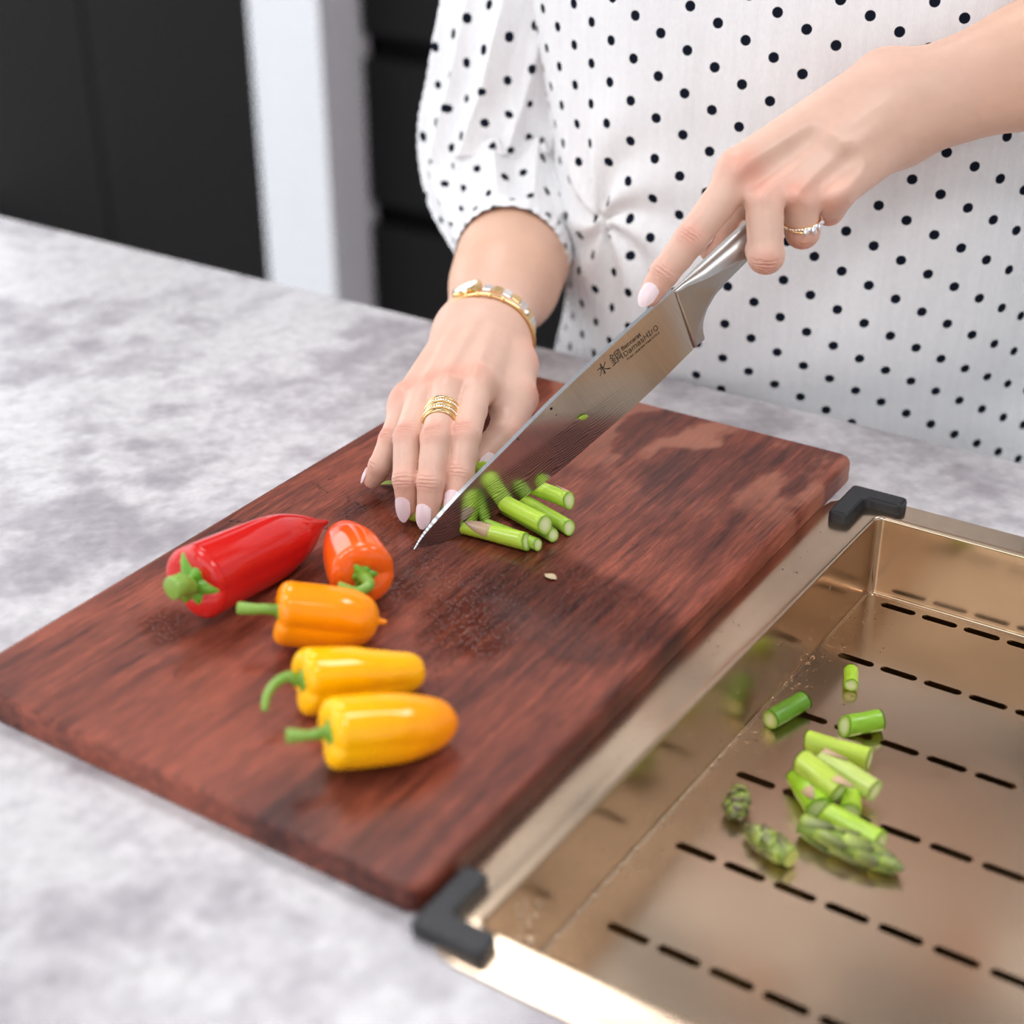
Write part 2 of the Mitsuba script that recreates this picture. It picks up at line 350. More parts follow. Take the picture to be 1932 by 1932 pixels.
def blade_mesh():
    ns_, nt = 90, 14
    u = np.linspace(0, 1, ns_) ** 1.25
    se = np.linspace(0, 1, 400); 
    sp, ed = spline(spine, 400), spline(edge, 400)
    q = lambda C, t: np.array([np.interp(t, se, C[:, 0]), np.interp(t, se, C[:, 1])]).T
    # parametrise both lines by their own arc length
    def arc(C):
        l = np.r_[0, np.cumsum(np.linalg.norm(np.diff(C, axis=0), axis=1))]; l /= l[-1]
        return lambda t: np.c_[np.interp(t, l, C[:, 0]), np.interp(t, l, C[:, 1])]
    A, B = arc(sp)(u), arc(ed)(u)
    rings = []
    for a, b, t in zip(A, B, u):
        w = np.linspace(0, 1, nt)[:, None]; line = a * (1 - w) + b * w
        half = np.minimum(0.00155, 0.0004 + 0.012 * t) * (1 - w[:, 0] ** 1.2 * 0.94)
        front, back = np.c_[line, half], np.c_[line, -half][::-1]
        rings.append(np.vstack([front, back]))
    return loft(rings)
def blade_col(p, n, uv):
    v = p - mi.Point3f(*[float(c) for c in KT + UPZ])
    s = v.x * float(KA[0]) + v.y * float(KA[1]) + v.z * float(KA[2]); t = v.x * float(KW[0]) + v.y * float(KW[1]) + v.z * float(KW[2])
    edge_t = -0.046 * dr.power(dr.clip(s / 0.19, 0, 1), 0.62)
    e = t - edge_t                                    # height above the cutting edge
    wob = 0.004 * fb(s * 60, t * 180, 0.0, 3)
    band = dr.sin((e + wob) * 4200 + 5 * fb(s * 30, 1.0, 0.0, 2))
    m = sm(0.021, 0.015, e) * sm(0.15, 0.10, s)
    k = 0.80 - m * (0.26 + 0.26 * band)
    k = k * (0.94 + 0.1 * ns(s * 2600, t * 60, 0.0))
    return mi.Color3f(k * 0.86, k * 0.89, k * 0.92)
scene['blade_steel'] = pr(mikit.proc(blade_col), 0.15, 0.5, 1.0)
scene['handle_steel'] = pr((0.50, 0.485, 0.465), 0.36, 0.5, 1.0)
KF = thing('chef_knife', 'large steel chef knife with dark lettering held with its tip on the board, cutting asparagus', 'knife')
BL = add('blade', xf(blade_mesh(), KM), 'blade_steel', KF, smooth=25, label='polished steel blade with wavy layered pattern near its edge')
# bolster and handle: sections across the axis; top and bottom heights read along the axis
top = np.array([kp(*p) for p in [(1268, 548), (1300, 521), (1332, 490), (1366, 460), (1399, 430)]])
bot = np.array([kp(*p) for p in [(1308, 657), (1329, 639), (1325, 618), (1327, 600), (1333, 578), (1346, 553), (1368, 528), (1399, 497), (1412, 487)]])
s0 = top[0][0]; sect = []
bs = np.array([0, .004, .008, .012, .0165, .024, .033, .043, .05, .07, .10, .125, .134])
tops = np.interp(s0 + bs, top[:, 0], top[:, 1]); slope = 0.0
bb = bot[np.argsort(bot[:, 0])]
heel_s, heel_t = bot[1]
def bottom_at(s):
    # the bolster drops to the heel of the blade; behind it the grip's belly
    pts = np.array([kp(1325, 618), kp(1327, 600), kp(1333, 578), kp(1346, 553), kp(1368, 528), kp(1399, 497), kp(1412, 487)]); o = np.argsort(pts[:, 0])
    return np.interp(s, pts[o, 0], pts[o, 1])
hp = [kp(*p) for p in [(1268, 548), (1300, 521), (1332, 490), (1366, 460), (1399, 430)]]
tL = np.polyfit([p[0] for p in hp], [p[1] for p in hp], 1)
out_b = np.array([kp(*p) for p in [(1308, 657), (1329, 639), (1325, 621), (1326, 604), (1332, 581), (1346, 554), (1368, 528), (1399, 496)]])
end_s = hp[-1][0]
topl = [(s, np.polyval(tL, s)) for s in np.linspace(hp[0][0], end_s, 8)]
grip_top = topl + [(end_s + .02, topl[-1][1] - .001), (end_s + .05, topl[-1][1] - .003), (end_s + .072, topl[-1][1] - .009)]
b_end = out_b[-1][1]
grip_bot = [tuple(p) for p in out_b] + [(end_s + .02, b_end - .001), (end_s + .05, b_end - .003), (end_s + .066, b_end - .004), (end_s + .074, b_end + .003)]
outline = Polygon(grip_top + grip_bot[::-1]).buffer(0)
if outline.geom_type != 'Polygon': outline = max(outline.geoms, key=lambda g: g.area)
# thickness from distance to the outline: a pillowed solid, thin at the bolster and full at the grip
def pillow(poly, step, thick):
    x0, y0, x1, y1 = poly.bounds
    layers = []
    for k, a in enumerate(np.linspace(0, np.pi / 2, 7)[:-1]):
        g = poly.buffer(-.0085 * (1 - math.cos(a)), quad_segs=6)
        if g.is_empty: break
        if g.geom_type != 'Polygon': g = max(g.geoms, key=lambda q: q.area)
        layers.append((g, thick * math.sin(a)))
    n = 160; rings = []
    for g, z in layers:
        e = g.exterior; c0 = e.project(Point(poly.exterior.coords[0]))
        cs = np.array(e.coords); ccw = e.is_ccw
        pts = []
        for t in np.arange(n) / n:
            p = e.interpolate((c0 + (t if ccw else -t) * e.length) % e.length); pts.append([p.x, p.y, z])
        rings.append(np.array(pts))
    return rings
def thick_at(s): return np.interp(s - s0, [0, .006, .018, .04, .09, .14], [.0019, .0026, .0062, .0082, .0090, .0085])
# align rings point by point: nearest-point projection of the outline onto each inset
ex = outline.exterior; n_ = 200
ring0 = np.array([ex.interpolate(i / n_, normalized=True).coords[0] for i in range(n_)])
if not ex.is_ccw: ring0 = ring0[::-1]
def ring_in(d):
    if d <= 0: return ring0
    g = outline.buffer(-d)
    if g.geom_type != 'Polygon': g = max(g.geoms, key=lambda q: q.area)
    return np.array([g.exterior.interpolate(g.exterior.project(Point(*p))).coords[0] for p in ring0])
rings = []
ang = np.linspace(-np.pi / 2, np.pi / 2, 13)
for a in ang[1:-1]:
    d = .0092 * (1 - math.cos(a)); rr = ring_in(d)
    k_ = np.minimum(1, thick_at(ring0[:, 0]) / .008)[:, None]; rr = ring0 + (rr - ring0) * k_; rings.append(np.c_[rr, math.sin(a) * thick_at(rr[:, 0])])
def cap_of(ring, flip):
    v2, f2 = trimesh.creation.triangulate_polygon(Polygon(ring[:, :2]), engine='earcut')
    idx = np.array([np.argmin(np.linalg.norm(ring[:, :2] - q, axis=1)) for q in v2]); f = idx[np.array(f2)]
    return ring, f[:, ::-1] if flip else f
rings = np.array(rings)
HM = join([loft(rings, False, False), cap_of(rings[0], True), cap_of(rings[-1], False)])
hv, hf = HM; hm_ = trimesh.Trimesh(hv, hf, process=True); trimesh.repair.fix_normals(hm_); HM = (np.array(hm_.vertices), np.array(hm_.faces))
add('handle', xf(HM, KM), 'handle_steel', KF, smooth=50, label='brushed steel handle with sloping bolster')
# lettering
def stroke(pts, w): return LineString(pts).buffer(w / 2, cap_style=2, join_style=1)
def taper(pts, w0, w1):
    pts = spline(np.array(pts, float), 12); n = len(pts); out = []
    for i in range(n - 1):
        a, b = pts[i], pts[i + 1]; w = w0 + (w1 - w0) * i / (n - 1); out.append(LineString([a, b]).buffer(max(w, .01) / 2, quad_segs=3))
    return unary_union(out)
water_k = unary_union([stroke([(.5, .98), (.5, .06)], .09), taper([(.5, .06), (.42, .09), (.34, .16)], .09, .02), stroke([(.10, .70), (.40, .70)], .07), taper([(.40, .72), (.32, .42), (.06, .12)], .08, .03),
                       taper([(.88, .82), (.72, .66), (.56, .56)], .08, .03), taper([(.53, .66), (.68, .32), (.97, .08)], .05, .10)])
steel_k = unary_union([taper([(.26, .98), (.18, .80), (.02, .66)], .07, .03), taper([(.26, .96), (.36, .82), (.48, .74)], .05, .07), stroke([(.14, .69), (.40, .69)], .055), stroke([(.07, .50), (.46, .50)], .055),
                       stroke([(.265, .69), (.265, .10)], .06), stroke([(.02, .07), (.48, .12)], .06), taper([(.10, .40), (.15, .24)], .03, .06), taper([(.43, .42), (.36, .24)], .06, .03),
                       stroke([(.56, .94), (.56, .02)], .06), stroke([(.56, .92), (.97, .92), (.97, .06), (.90, .03)], .06), taper([(.66, .84), (.70, .72)], .03, .06), taper([(.87, .85), (.81, .70)], .06, .03),
                       stroke([(.62, .65), (.91, .65)], .05), stroke([(.765, .65), (.765, .22)], .05), stroke([(.65, .50), (.65, .22)], .05), stroke([(.88, .50), (.88, .22)], .05), stroke([(.63, .22), (.91, .22)], .05)])
def face_z(c):      # blade half thickness where the lettering stands
    return 0.00126
def letter(mesh, p0, p1, name, lab, height=None):
    """lettering whose baseline runs between two points on the blade"""
    a, b = kp(*p0), kp(*p1); v, f = tri(mesh); v = v.copy(); L = v[:, 0].max() - v[:, 0].min(); k = np.linalg.norm(b - a) / L
    v[:, 0] -= v[:, 0].min(); v[:, :2] *= k
    if height: v[:, 1] *= height / (v[:, 1].max())
    d = unit(b - a); P = a + v[:, :1] * d + v[:, 1:2] * np.array([-d[1], d[0]])
    z = 0.0015 + np.where(v[:, 2] > v[:, 2].mean(), .00006, -.0004)
    # the face leans inwards from the spine to the edge
    z -= 0.00115 * np.clip((-P[:, 1]) / 0.046, 0, 1) ** 1.2
    add(name, xf((np.c_[P, z], f), KM), 'ink', BL, smooth=False, label=lab)
sk = lambda poly: extr(affinity.scale(poly, 1, 1), .1)
letter(sk(water_k), (1131.0, 710.5), (1150.0, 694.2), 'character', 'dark engraved character for water')
letter(sk(steel_k), (1154.0, 691.0), (1174.0, 673.8), 'character', 'dark engraved character for steel')
letter(meshkit.text_mesh('Baccarat', .01, bold=True), (1171.5, 660.0), (1207.0, 631.5), 'lettering', 'small dark lettering Baccarat')
letter(meshkit.text_mesh('DamasHIrO', .01), (1177.0, 672.0), (1240.0, 619.0), 'lettering', 'dark lettering Damashiro')
letter(meshkit.text_mesh('Finest Japanese Steel 420J1', .01), (1181.5, 678.5), (1242.0, 627.0), 'lettering', 'tiny dark lettering Finest Japanese Steel 420J1')
# water drops and a scrap of green leaf on the blade
rng = np.random.default_rng(5)
def drop_mesh(c, n, x, r, h, sub=1, stretch=1.0):
    s = trimesh.creation.icosphere(sub); v = s.vertices.copy(); v[:, 2] = np.maximum(v[:, 2], -0.05)
    y = np.cross(n, x)
    return c + r * stretch * v[:, :1] * x + r * v[:, 1:2] * y + h * v[:, 2:3] * n, s.faces
def on_blade(px, py):
    s, t = kp(px, py); z = 0.00155 - 0.00115 * np.clip(-t / 0.046, 0, 1) ** 1.2
    return KT + s * KA + t * KW + z * KN
drops = []
for px, py, r in [(1037, 769, .00085), (1047, 782, .0006), (1053, 787, .0006), (1071, 780, .0005), (1084, 780, .0004), (1115, 784, .0006), (1128, 781, .0006), (1044, 790, .0005), (1113, 662, .0005), (1113, 700, .0004), (974, 826, .0006), (976, 828, .0005)]:
    drops.append(drop_mesh(on_blade(px, py), KN, KA, r, r * .45))
for i in range(120):
    w = rng.random(); px = 945 + 110 * rng.random() + 60 * w; py = 925 - (px - 945) * .93 + rng.normal(0, 18) + 20
    drops.append(drop_mesh(on_blade(px, py), KN, KA, rng.uniform(.00012, .00032), .00014))
for i in range(60):
    px = 1060 + 130 * rng.random(); py = 770 - (px - 1060) * .75 + rng.normal(0, 12)
    drops.append(drop_mesh(on_blade(px, py), KN, KA, rng.uniform(.0001, .00022), .0001))
add('water_droplets', join(drops), 'water', None, smooth=True, label='fine water droplets clinging to the knife blade', cat='water droplets', kind='stuff')
def leaf_patch(c, n, x, L, W, th=.0004, curl=.15):
    m = 14; rings = []
    y = np.cross(n, x)
    for t in np.linspace(0, 1, m):
        w = W * math.sin(math.pi * min(max(t, .02), .985)) ** .8; z = curl * L * math.sin(math.pi * t)
        o = c + x * (t - .5) * L
        rings.append([o + y * w * .5 + n * z * .6, o + n * (z + th), o - y * w * .5 + n * z * .6, o + n * (z - th)])
    return loft(rings)
scene['leaf_green'] = pr((0.30, 0.42, 0.05), 0.4, 0.5)
scene['scrap_pale'] = pr((0.46, 0.36, 0.22), 0.5, 0.4)
add('leaf_scrap', leaf_patch(on_blade(1097, 785) + KN * .0007, KN, unit(KA * .75 - KW * .55), .0062, .0030, curl=.05), 'leaf_green', None, smooth=40, label='tiny green leaf scrap stuck to the middle of the knife blade', cat='leaf scrap')
add('leaf_scrap', leaf_patch(at(1039, 1091) + [0, 0, .0009], np.array([0, 0, 1.0]), unit([.85, -.1, 0]), .0075, .0048, curl=.12), 'scrap_pale', None, smooth=40, label='small pale brown peeling lying alone on the board right of the cut asparagus', cat='leaf scrap')

# ------------------------------------------------------------------ peppers
PROF = np.array([(.085, 0), (.080, .10), (.050, .24), (.012, .46), (.000, .62), (.018, .80), (.065, .93), (.14, .995), (.24, 1.0)])
def star_calyx(R, n, seed, drape):
    rg = np.random.default_rng(seed); m = 60; rings = []
    for t in np.linspace(0, 1, 7):
        th = np.arange(m) * 2 * np.pi / m
        tip = 0.62 + 0.38 * np.abs(np.cos(th * n / 2 + rg.random() * 0)) ** 1.5
        r = R * t * tip
        rings.append(np.c_[-drape * (t ** 2) * R * -1 + 0 * th, r * np.cos(th), r * np.sin(th)])
    top = np.array(rings); under = top[::-1].copy(); under[..., 0] += .0008
    return loft(np.vstack([top[1:], under[:-1]]), True, True)
def pepper(label, pa, pb, R, tail, lobes, depth, col0, col1, stem, calyxR, bend=0.0, roll=0.0, seed=0, nub=0.0, squash=1.0, lift=0.0, group=None, cal_out=.0022):
    rg = np.random.default_rng(seed)
    zA = R * .92
    A, B = at(*pa, zA), at(*pb, max(R * tail[-2][1] * .9, .004))
    L = np.linalg.norm(B - A)
    P = np.vstack([PROF * [1.0 * R / L * 1.6, 1], np.array(tail)]); P = spline(P, 60)
    P[:, 1] = np.maximum(P[:, 1], 0)
    n = 72; th = np.arange(n) * 2 * np.pi / n + roll
    rings, cols = [], []
    for x, r in P:
        w = np.clip((1.05 - x) * 2.0, 0, 1) * (1 if x > .12 else .9)
        lob = 1 - depth * w * (1 - np.abs(np.cos(th * lobes / 2)) ** .8)
        lob *= 1 + .012 * np.sin(2 * th + x * 5 + seed)
        rr = R * r * lob
        wr = .012 * R * np.sin(x * 26 + 3 * th) * np.clip(x - .25, 0, .4)
        wr = wr + .018 * R * (r > .3) * (meshkit.noise(np.c_[np.cos(th) * 1.6 + seed * 5, np.sin(th) * 1.6, th * 0 + x * 4]) - .5) * 2
        yy, zz = (rr + wr * (r > .3)) * np.cos(th), (rr + wr * (r > .3)) * np.sin(th) * squash
        sag = bend * L * (4 * (x - .5) ** 2 - 1) if bend else 0
        xo = x * L - (0.10 * R * np.abs(np.cos(th * lobes / 2)) * np.exp(-(x / .10) ** 2) * (r > .3))
        rings.append(np.c_[xo, yy + sag, zz])
        k = np.clip(x, 0, 1)
        c = np.array(col0) * (1 - k) + np.array(col1) * k
        cols.append(np.tile(c, (n, 1)) * (0.95 + .1 * rg.random()) ** .3)
    V, F = loft(rings, True, True)
    C = np.vstack(cols + [cols[0][:1], cols[-1][:1]])
    d = B - A; el = math.atan2(d[2], math.hypot(d[0], d[1])); X = unit(d); Y = unit(np.cross([0, 0, 1.0], X)); Z = np.cross(X, Y)
    m = M3(X, Y, Z, A); V2 = V @ m[:3, :3].T + A
    m[:3, 3] += [0, 0, .0002 + lift - V2[:, 2].min()]
    V2 = V @ m[:3, :3].T + m[:3, 3]
    K = thing('pepper', label, 'pepper', None)
    add('flesh', (V2, F), 'vcol_gloss', K, smooth=True, color=C)
    # calyx and stem
    cal = star_calyx(calyxR, 6, seed, .35); dent = PROF[1][0] * R * 1.6 * 1.0
    v, f = cal; v = v.copy(); v[:, 0] = v[:, 0] + dent * .25 - cal_out
    cc = np.tile([.13, .33, .02], (len(v), 1)) * (0.8 + .4 * meshkit.noise(v * 900))[:, None]
    kc = add('calyx', (v @ m[:3, :3].T + m[:3, 3], f), 'vcol_veg', K, smooth=True, color=cc, label='green star-shaped calyx')
    o = m[:3, 3] + X * (dent * .25 - cal_out - .0006)
    pts = [o + X * .003] + [o] + [atd(px, py, (o - CAM) @ FWD + dd) for px, py, dd in stem[0]]
    path = spline(np.array(pts), 26); rad = np.interp(np.linspace(0, 1, 26), [0, .15, .6, .93, 1], np.array(stem[1]))
    v, f = tube(path, rad, 14); tt = np.repeat(np.linspace(0, 1, 26), 14); tt = np.r_[tt, 0, 1]
    sc = np.outer(1 - tt, [.11, .27, .015]) + np.outer(tt, [.22, .38, .06])
    lowest = v[:, 2].min()
    if lowest < 0.0002: v = v + [0, 0, .0003 - lowest]
    add('stem', (v, f), 'vcol_veg', K, smooth=True, color=sc, label='curved green stem')
    return K
red = ((.60, .016, .012), (.50, .010, .010)); ored = ((.80, .115, .008), (.66, .045, .010)); oran = ((.95, .285, .002), (.95, .285, .002)); yell = ((.99, .49, .001), (.99, .45, .001)); yor = ((.99, .50, .001), (.97, .27, .002))
round_tail = [(.42, 1.0), (.60, .93), (.76, .80), (.88, .62), (.96, .38), (.995, .16), (1.0, 0)]
pepper('long pointed red pepper at the left edge of the board, stem towards the camera', (368, 1122), (617, 1006), .0186, [(.42, .96), (.58, .88), (.72, .70), (.84, .44), (.92, .22), (.97, .11), (1.0, .07), (1.005, 0)], 3, .10,
       *red, ([(354, 1108, -.006), (340, 1104, -.012), (322, 1112, -.016)], [.0060, .0046, .0046, .0058, .0052]), .0150, cal_out=.0050, seed=1, roll=.5)
pepper('small orange-red pepper lying behind the orange one with its stem towards the camera', (686, 1104), (648, 1026), .0160, [(.42, .96), (.62, .86), (.80, .72), (.92, .58), (.985, .34), (1.0, 0)], 3, .06,
       *ored, ([(696, 1104, -.006), (672, 1116, -.010), (638, 1104, -.010)], [.0048, .0036, .0025, .0021, .0019]), .0100, seed=2, roll=.2)
pepper('orange pepper with a straight stem and a nipple tip, in the middle of the row', (529, 1174), (730, 1196), .0160, [(.40, 1.0), (.58, .97), (.74, .84), (.85, .62), (.905, .36), (.925, .14), (.97, .085), (1.0, .06), (1.005, 0)], 3, .19,
       *oran, ([(500, 1149, -.001), (475, 1149, -.001), (448, 1147, -.001)], [.0042, .0028, .0024, .0030, .0028]), .0058, seed=3, roll=1.15)
pepper('yellow pepper with a hooked stem, second from the front', (571, 1298), (798, 1281), .0154, [(.42, .93), (.60, .80), (.78, .68), (.90, .58), (.97, .42), (.998, .20), (1.0, 0)], 3, .17,
       *yell, ([(545, 1276, -.001), (520, 1289, -.002), (504, 1312, -.004), (499, 1342, -.006)], [.0040, .0026, .0022, .0018, .0014]), .0052, seed=4, roll=.3)
pepper('yellow-orange pepper with a stubby stem, nearest to the camera', (623, 1406), (860, 1385), .0153, [(.42, 1.0), (.60, .96), (.76, .84), (.89, .64), (.965, .40), (.995, .18), (1.0, 0)], 3, .13,
       *yor, ([(590, 1386, -.002), (570, 1388, -.003), (540, 1388, -.005)], [.0050, .0030, .0020, .0031, .0030]), .0078, seed=5, roll=.9)

# ------------------------------------------------------------------ asparagus
def stalk(name, A, B, r, label, cat, group=None, rB=None, tiltA=0.3, tiltB=0.0, col=(.36, .52, .04), scales=(), seed=0, caps=(True, False), curve=0.0, dark=0.0):
    """a cut length of asparagus from A (cut end) to B"""
    rg = np.random.default_rng(seed); A, B = np.array(A, float), np.array(B, float); L = np.linalg.norm(B - A); rB = r if rB is None else rB
    X = unit(B - A); ref = np.array([0, 0, 1.0]) if abs(X[2]) < .9 else np.array([1.0, 0, 0]); Y = unit(np.cross(ref, X)); Z = np.cross(X, Y)
    m, n = 26, 28; th = np.arange(n) * 2 * np.pi / n; rings, cols = [], []
    for i, t in enumerate(np.linspace(0, 1, m)):
        rr = (r * (1 - t) + rB * t) * (1 + .03 * np.cos(3 * th + seed)) * (1 + .02 * math.sin(t * 9 + seed))
        tl = tiltA * (1 - t) * (1 - t) - tiltB * t * t
        x = t * L + tl * rr * np.cos(th) + 0 * th
        o = A + Y * curve * L * math.sin(math.pi * t)
        rings.append(o + x[:, None] * X + (rr * np.sin(th))[:, None] * Y + (rr * np.cos(th))[:, None] * Z)
        c = np.array(col)[None] * (0.86 + .28 * meshkit.noise(np.c_[np.cos(th) * 4 + seed * 9, np.sin(th) * 4, th * 0 + t * 3]))[:, None]
        c = c * (1 - .25 * dark * t); cols.append(c)
    V, F = loft(rings); C = np.vstack(cols + [cols[0][:1], cols[-1][:1]])
    k = thing(name, label, cat, group)
    add('flesh', (V, F), 'vcol_veg', k, smooth=50, color=C) if False else add('flesh', (V, F), 'vcol_veg', k, smooth=True, color=C)
    def face(ring, nrm):
        c0 = ring.mean(0); rr, cc = [], []
        for q, colr in ((1.0, (.20, .38, .02)), (.93, (.17, .36, .02)), (.84, (.30, .47, .06)), (.74, (.42, .54, .16)), (.45, (.56, .63, .30)), (.15, (.60, .66, .36))):
            jit = 1 + .05 * rg.normal(size=n) * (q < .95)
            rr.append(c0 + (ring - c0) * (q * jit)[:, None] * .995 + nrm * (.0003 + .0002 * (1 - q))); cc.append(np.tile(colr, (n, 1)))
        v, f = loft(rr, False, True); cc.append(np.array([[.60, .66, .36]]))
        f = f if np.dot(np.cross(v[f[0][1]] - v[f[0][0]], v[f[0][2]] - v[f[0][0]]), nrm) > 0 else f[:, ::-1]
        add('cut_face', (v, f), 'vcol_cut', k, smooth=True, color=np.vstack(cc), label='pale cut end with green rim')
    if caps[0]: face(rings[0], unit(-X))
    if caps[1]: face(rings[-1], X)
    for (t, a, ln, wd, tone) in scales:
        cs = scale_leaf(A, X, Y, Z, L, r * (1 - t) + rB * t, t, a, ln, wd)
        v, f = cs; w = np.linspace(0, 1, len(v))[:, None]
        add('scale_leaf', (v, f), 'vcol_veg', k, smooth=True, color=(1 - w) * np.array([[.42, .30, .17]]) * tone + w * np.array([[.22, .13, .10]]) * tone, label='brownish triangular scale leaf')
    return k
def scale_leaf(A, X, Y, Z, L, r, t, ang, ln, wd, lift=.0006):
    rows = []
    for s in np.linspace(0, 1, 8):
        w = wd * (1 - s ** 1.6) + .0003; row = []
        for q in np.linspace(-1, 1, 7):
            a = ang + q * w / (2 * r); rad = r + .0003 + lift * s * 1.2 - .0002 * abs(q)
            row.append(A + X * (t * L + ln * s) + rad * (math.sin(a) * Y + math.cos(a) * Z))
        rows.append(row)
    top = np.array(rows); axis_dir = np.zeros(3)
    cen = A + X * (t * L); low = top.copy()
    for i in range(8):
        for j in range(7):
            p = top[i, j]; foot = A + X * ((p - A) @ X); low[i, j] = foot + (p - foot) * (1 - .0006 / np.linalg.norm(p - foot))
    rings = [np.vstack([top[i], low[i][::-1]]) for i in range(8)]
    return loft(rings)
gB = None
def spear(ea, za, pb, zb, length, r, label, **k):
    A = at(ea[0], ea[1], za); Bp = at(pb[0], pb[1], zb); X = unit(Bp - A)
    stalk('asparagus_spear', A, A + X * length, r, label, 'asparagus', None, **k)
spear((993, 1022), .0049, (903, 1000), .0050, .068, .0046, 'thick green asparagus spear under the hand, cut end nearest to the camera', rB=.0038, scales=[(.30, .5, .014, .010, 1.1)], seed=1)
spear((1028, 990), .0128, (962, 955), .0128, .068, .0048, 'thick asparagus spear on top of the bunch, in the middle under the blade', rB=.0040, seed=2)
spear((1073, 944), .0128, (1005, 918), .0128, .070, .0046, 'thick asparagus spear lying farthest back in the bunch, brown scale at its cut end', rB=.0038, scales=[(.03, -.9, .010, .007, 1.3)], seed=3)
spear((1073, 995), .0047, (1014, 960), .0048, .072, .0041, 'thinner asparagus spear on the board at the right side of the bunch', rB=.0036, col=(.30, .45, .04), seed=4)
spear((1014, 1027), .0036, (936, 996), .0036, .065, .0033, 'thin asparagus spear low in the bunch, second cut end from the camera', rB=.0028, col=(.28, .44, .04), seed=5)
spear((1043, 1009), .0045, (975, 972), .0040, .066, .0036, 'thin asparagus spear at the bottom of the bunch below the top spear', rB=.0030, col=(.27, .43, .04), seed=6)
spear((960, 930), .0040, (905, 905), .0040, .072, .0036, 'asparagus spear hidden deepest under the hand and the blade', rB=.0034, col=(.34, .45, .08), seed=7)
add('leaf_scrap', leaf_patch(at(735, 918) + [0, 0, .0016], np.array([0, 0, 1.0]), unit([1.0, .42, .1]), .0125, .0048, curl=.14), 'leaf_green', None, smooth=40, label='narrow green leaf scrap between the little finger and the ring finger', cat='leaf scrap')

# pieces in the tray
TZ = TF + .0004
def piece(pa, pb, r, label, za=None, zb=None, **k):
    A = at(*pa, TZ + (r if za is None else za)); B = at(*pb, TZ + (r if zb is None else zb)); stalk('asparagus_piece', A, B, r, label, 'asparagus', None, caps=(True, True), **k)
piece((1454, 1358), (1516, 1322), 0.00492, 'short dark green asparagus piece lying alone by the tray wall', col=(.10, .24, .015), scales=[(.55, 2.2, .010, .008, .9)], tiltA=.1, seed=11)
piece((1606, 1262), (1606, 1292), 0.00364, 'bright green asparagus bit at the right edge behind the dark piece', col=(.34, .55, .03), seed=12)
piece((1594, 1370), (1660, 1358), 0.00535, 'round-ended green asparagus piece just behind the heap', col=(.20, .40, .02), seed=13)
piece((1524, 1399), (1640, 1432), 0.00556, 'light green asparagus piece at the back of the heap', za=.0052, zb=.0052, col=(.42, .56, .06), scales=[(.42, 0.9, .012, .008, 1.2)], tiltA=-.2, seed=14)
piece((1545, 1428), (1650, 1492), 0.00535, 'pale stripy asparagus piece leaning over the heap', za=.0105, zb=.0090, col=(.46, .56, .13), scales=[(.05, .5, .012, .009, 1.3)], seed=15)
piece((1513, 1438), (1583, 1494), 0.00599, 'pale asparagus piece on top of the heap with a brown scale at its end', za=.0150, zb=.0110, col=(.44, .57, .07), scales=[(.80, .3, .010, .008, 1.5)], tiltA=-.3, seed=16)
piece((1507, 1462), (1545, 1526), 0.00621, 'deep green asparagus piece at the front left of the heap', za=.0062, zb=.0060, col=(.29, .50, .02), scales=[(.62, -.5, .009, .006, 1.3)], tiltA=.2, seed=17)
piece((1555, 1533), (1660, 1590), 0.00556, 'green asparagus piece in front of the heap running out to the right', col=(.35, .53, .04), seed=18)
piece((1608, 1478), (1604, 1530), 0.00481, 'small upright-looking asparagus piece at the right edge of the heap', za=.006, zb=.0046, col=(.36, .55, .04), seed=19)
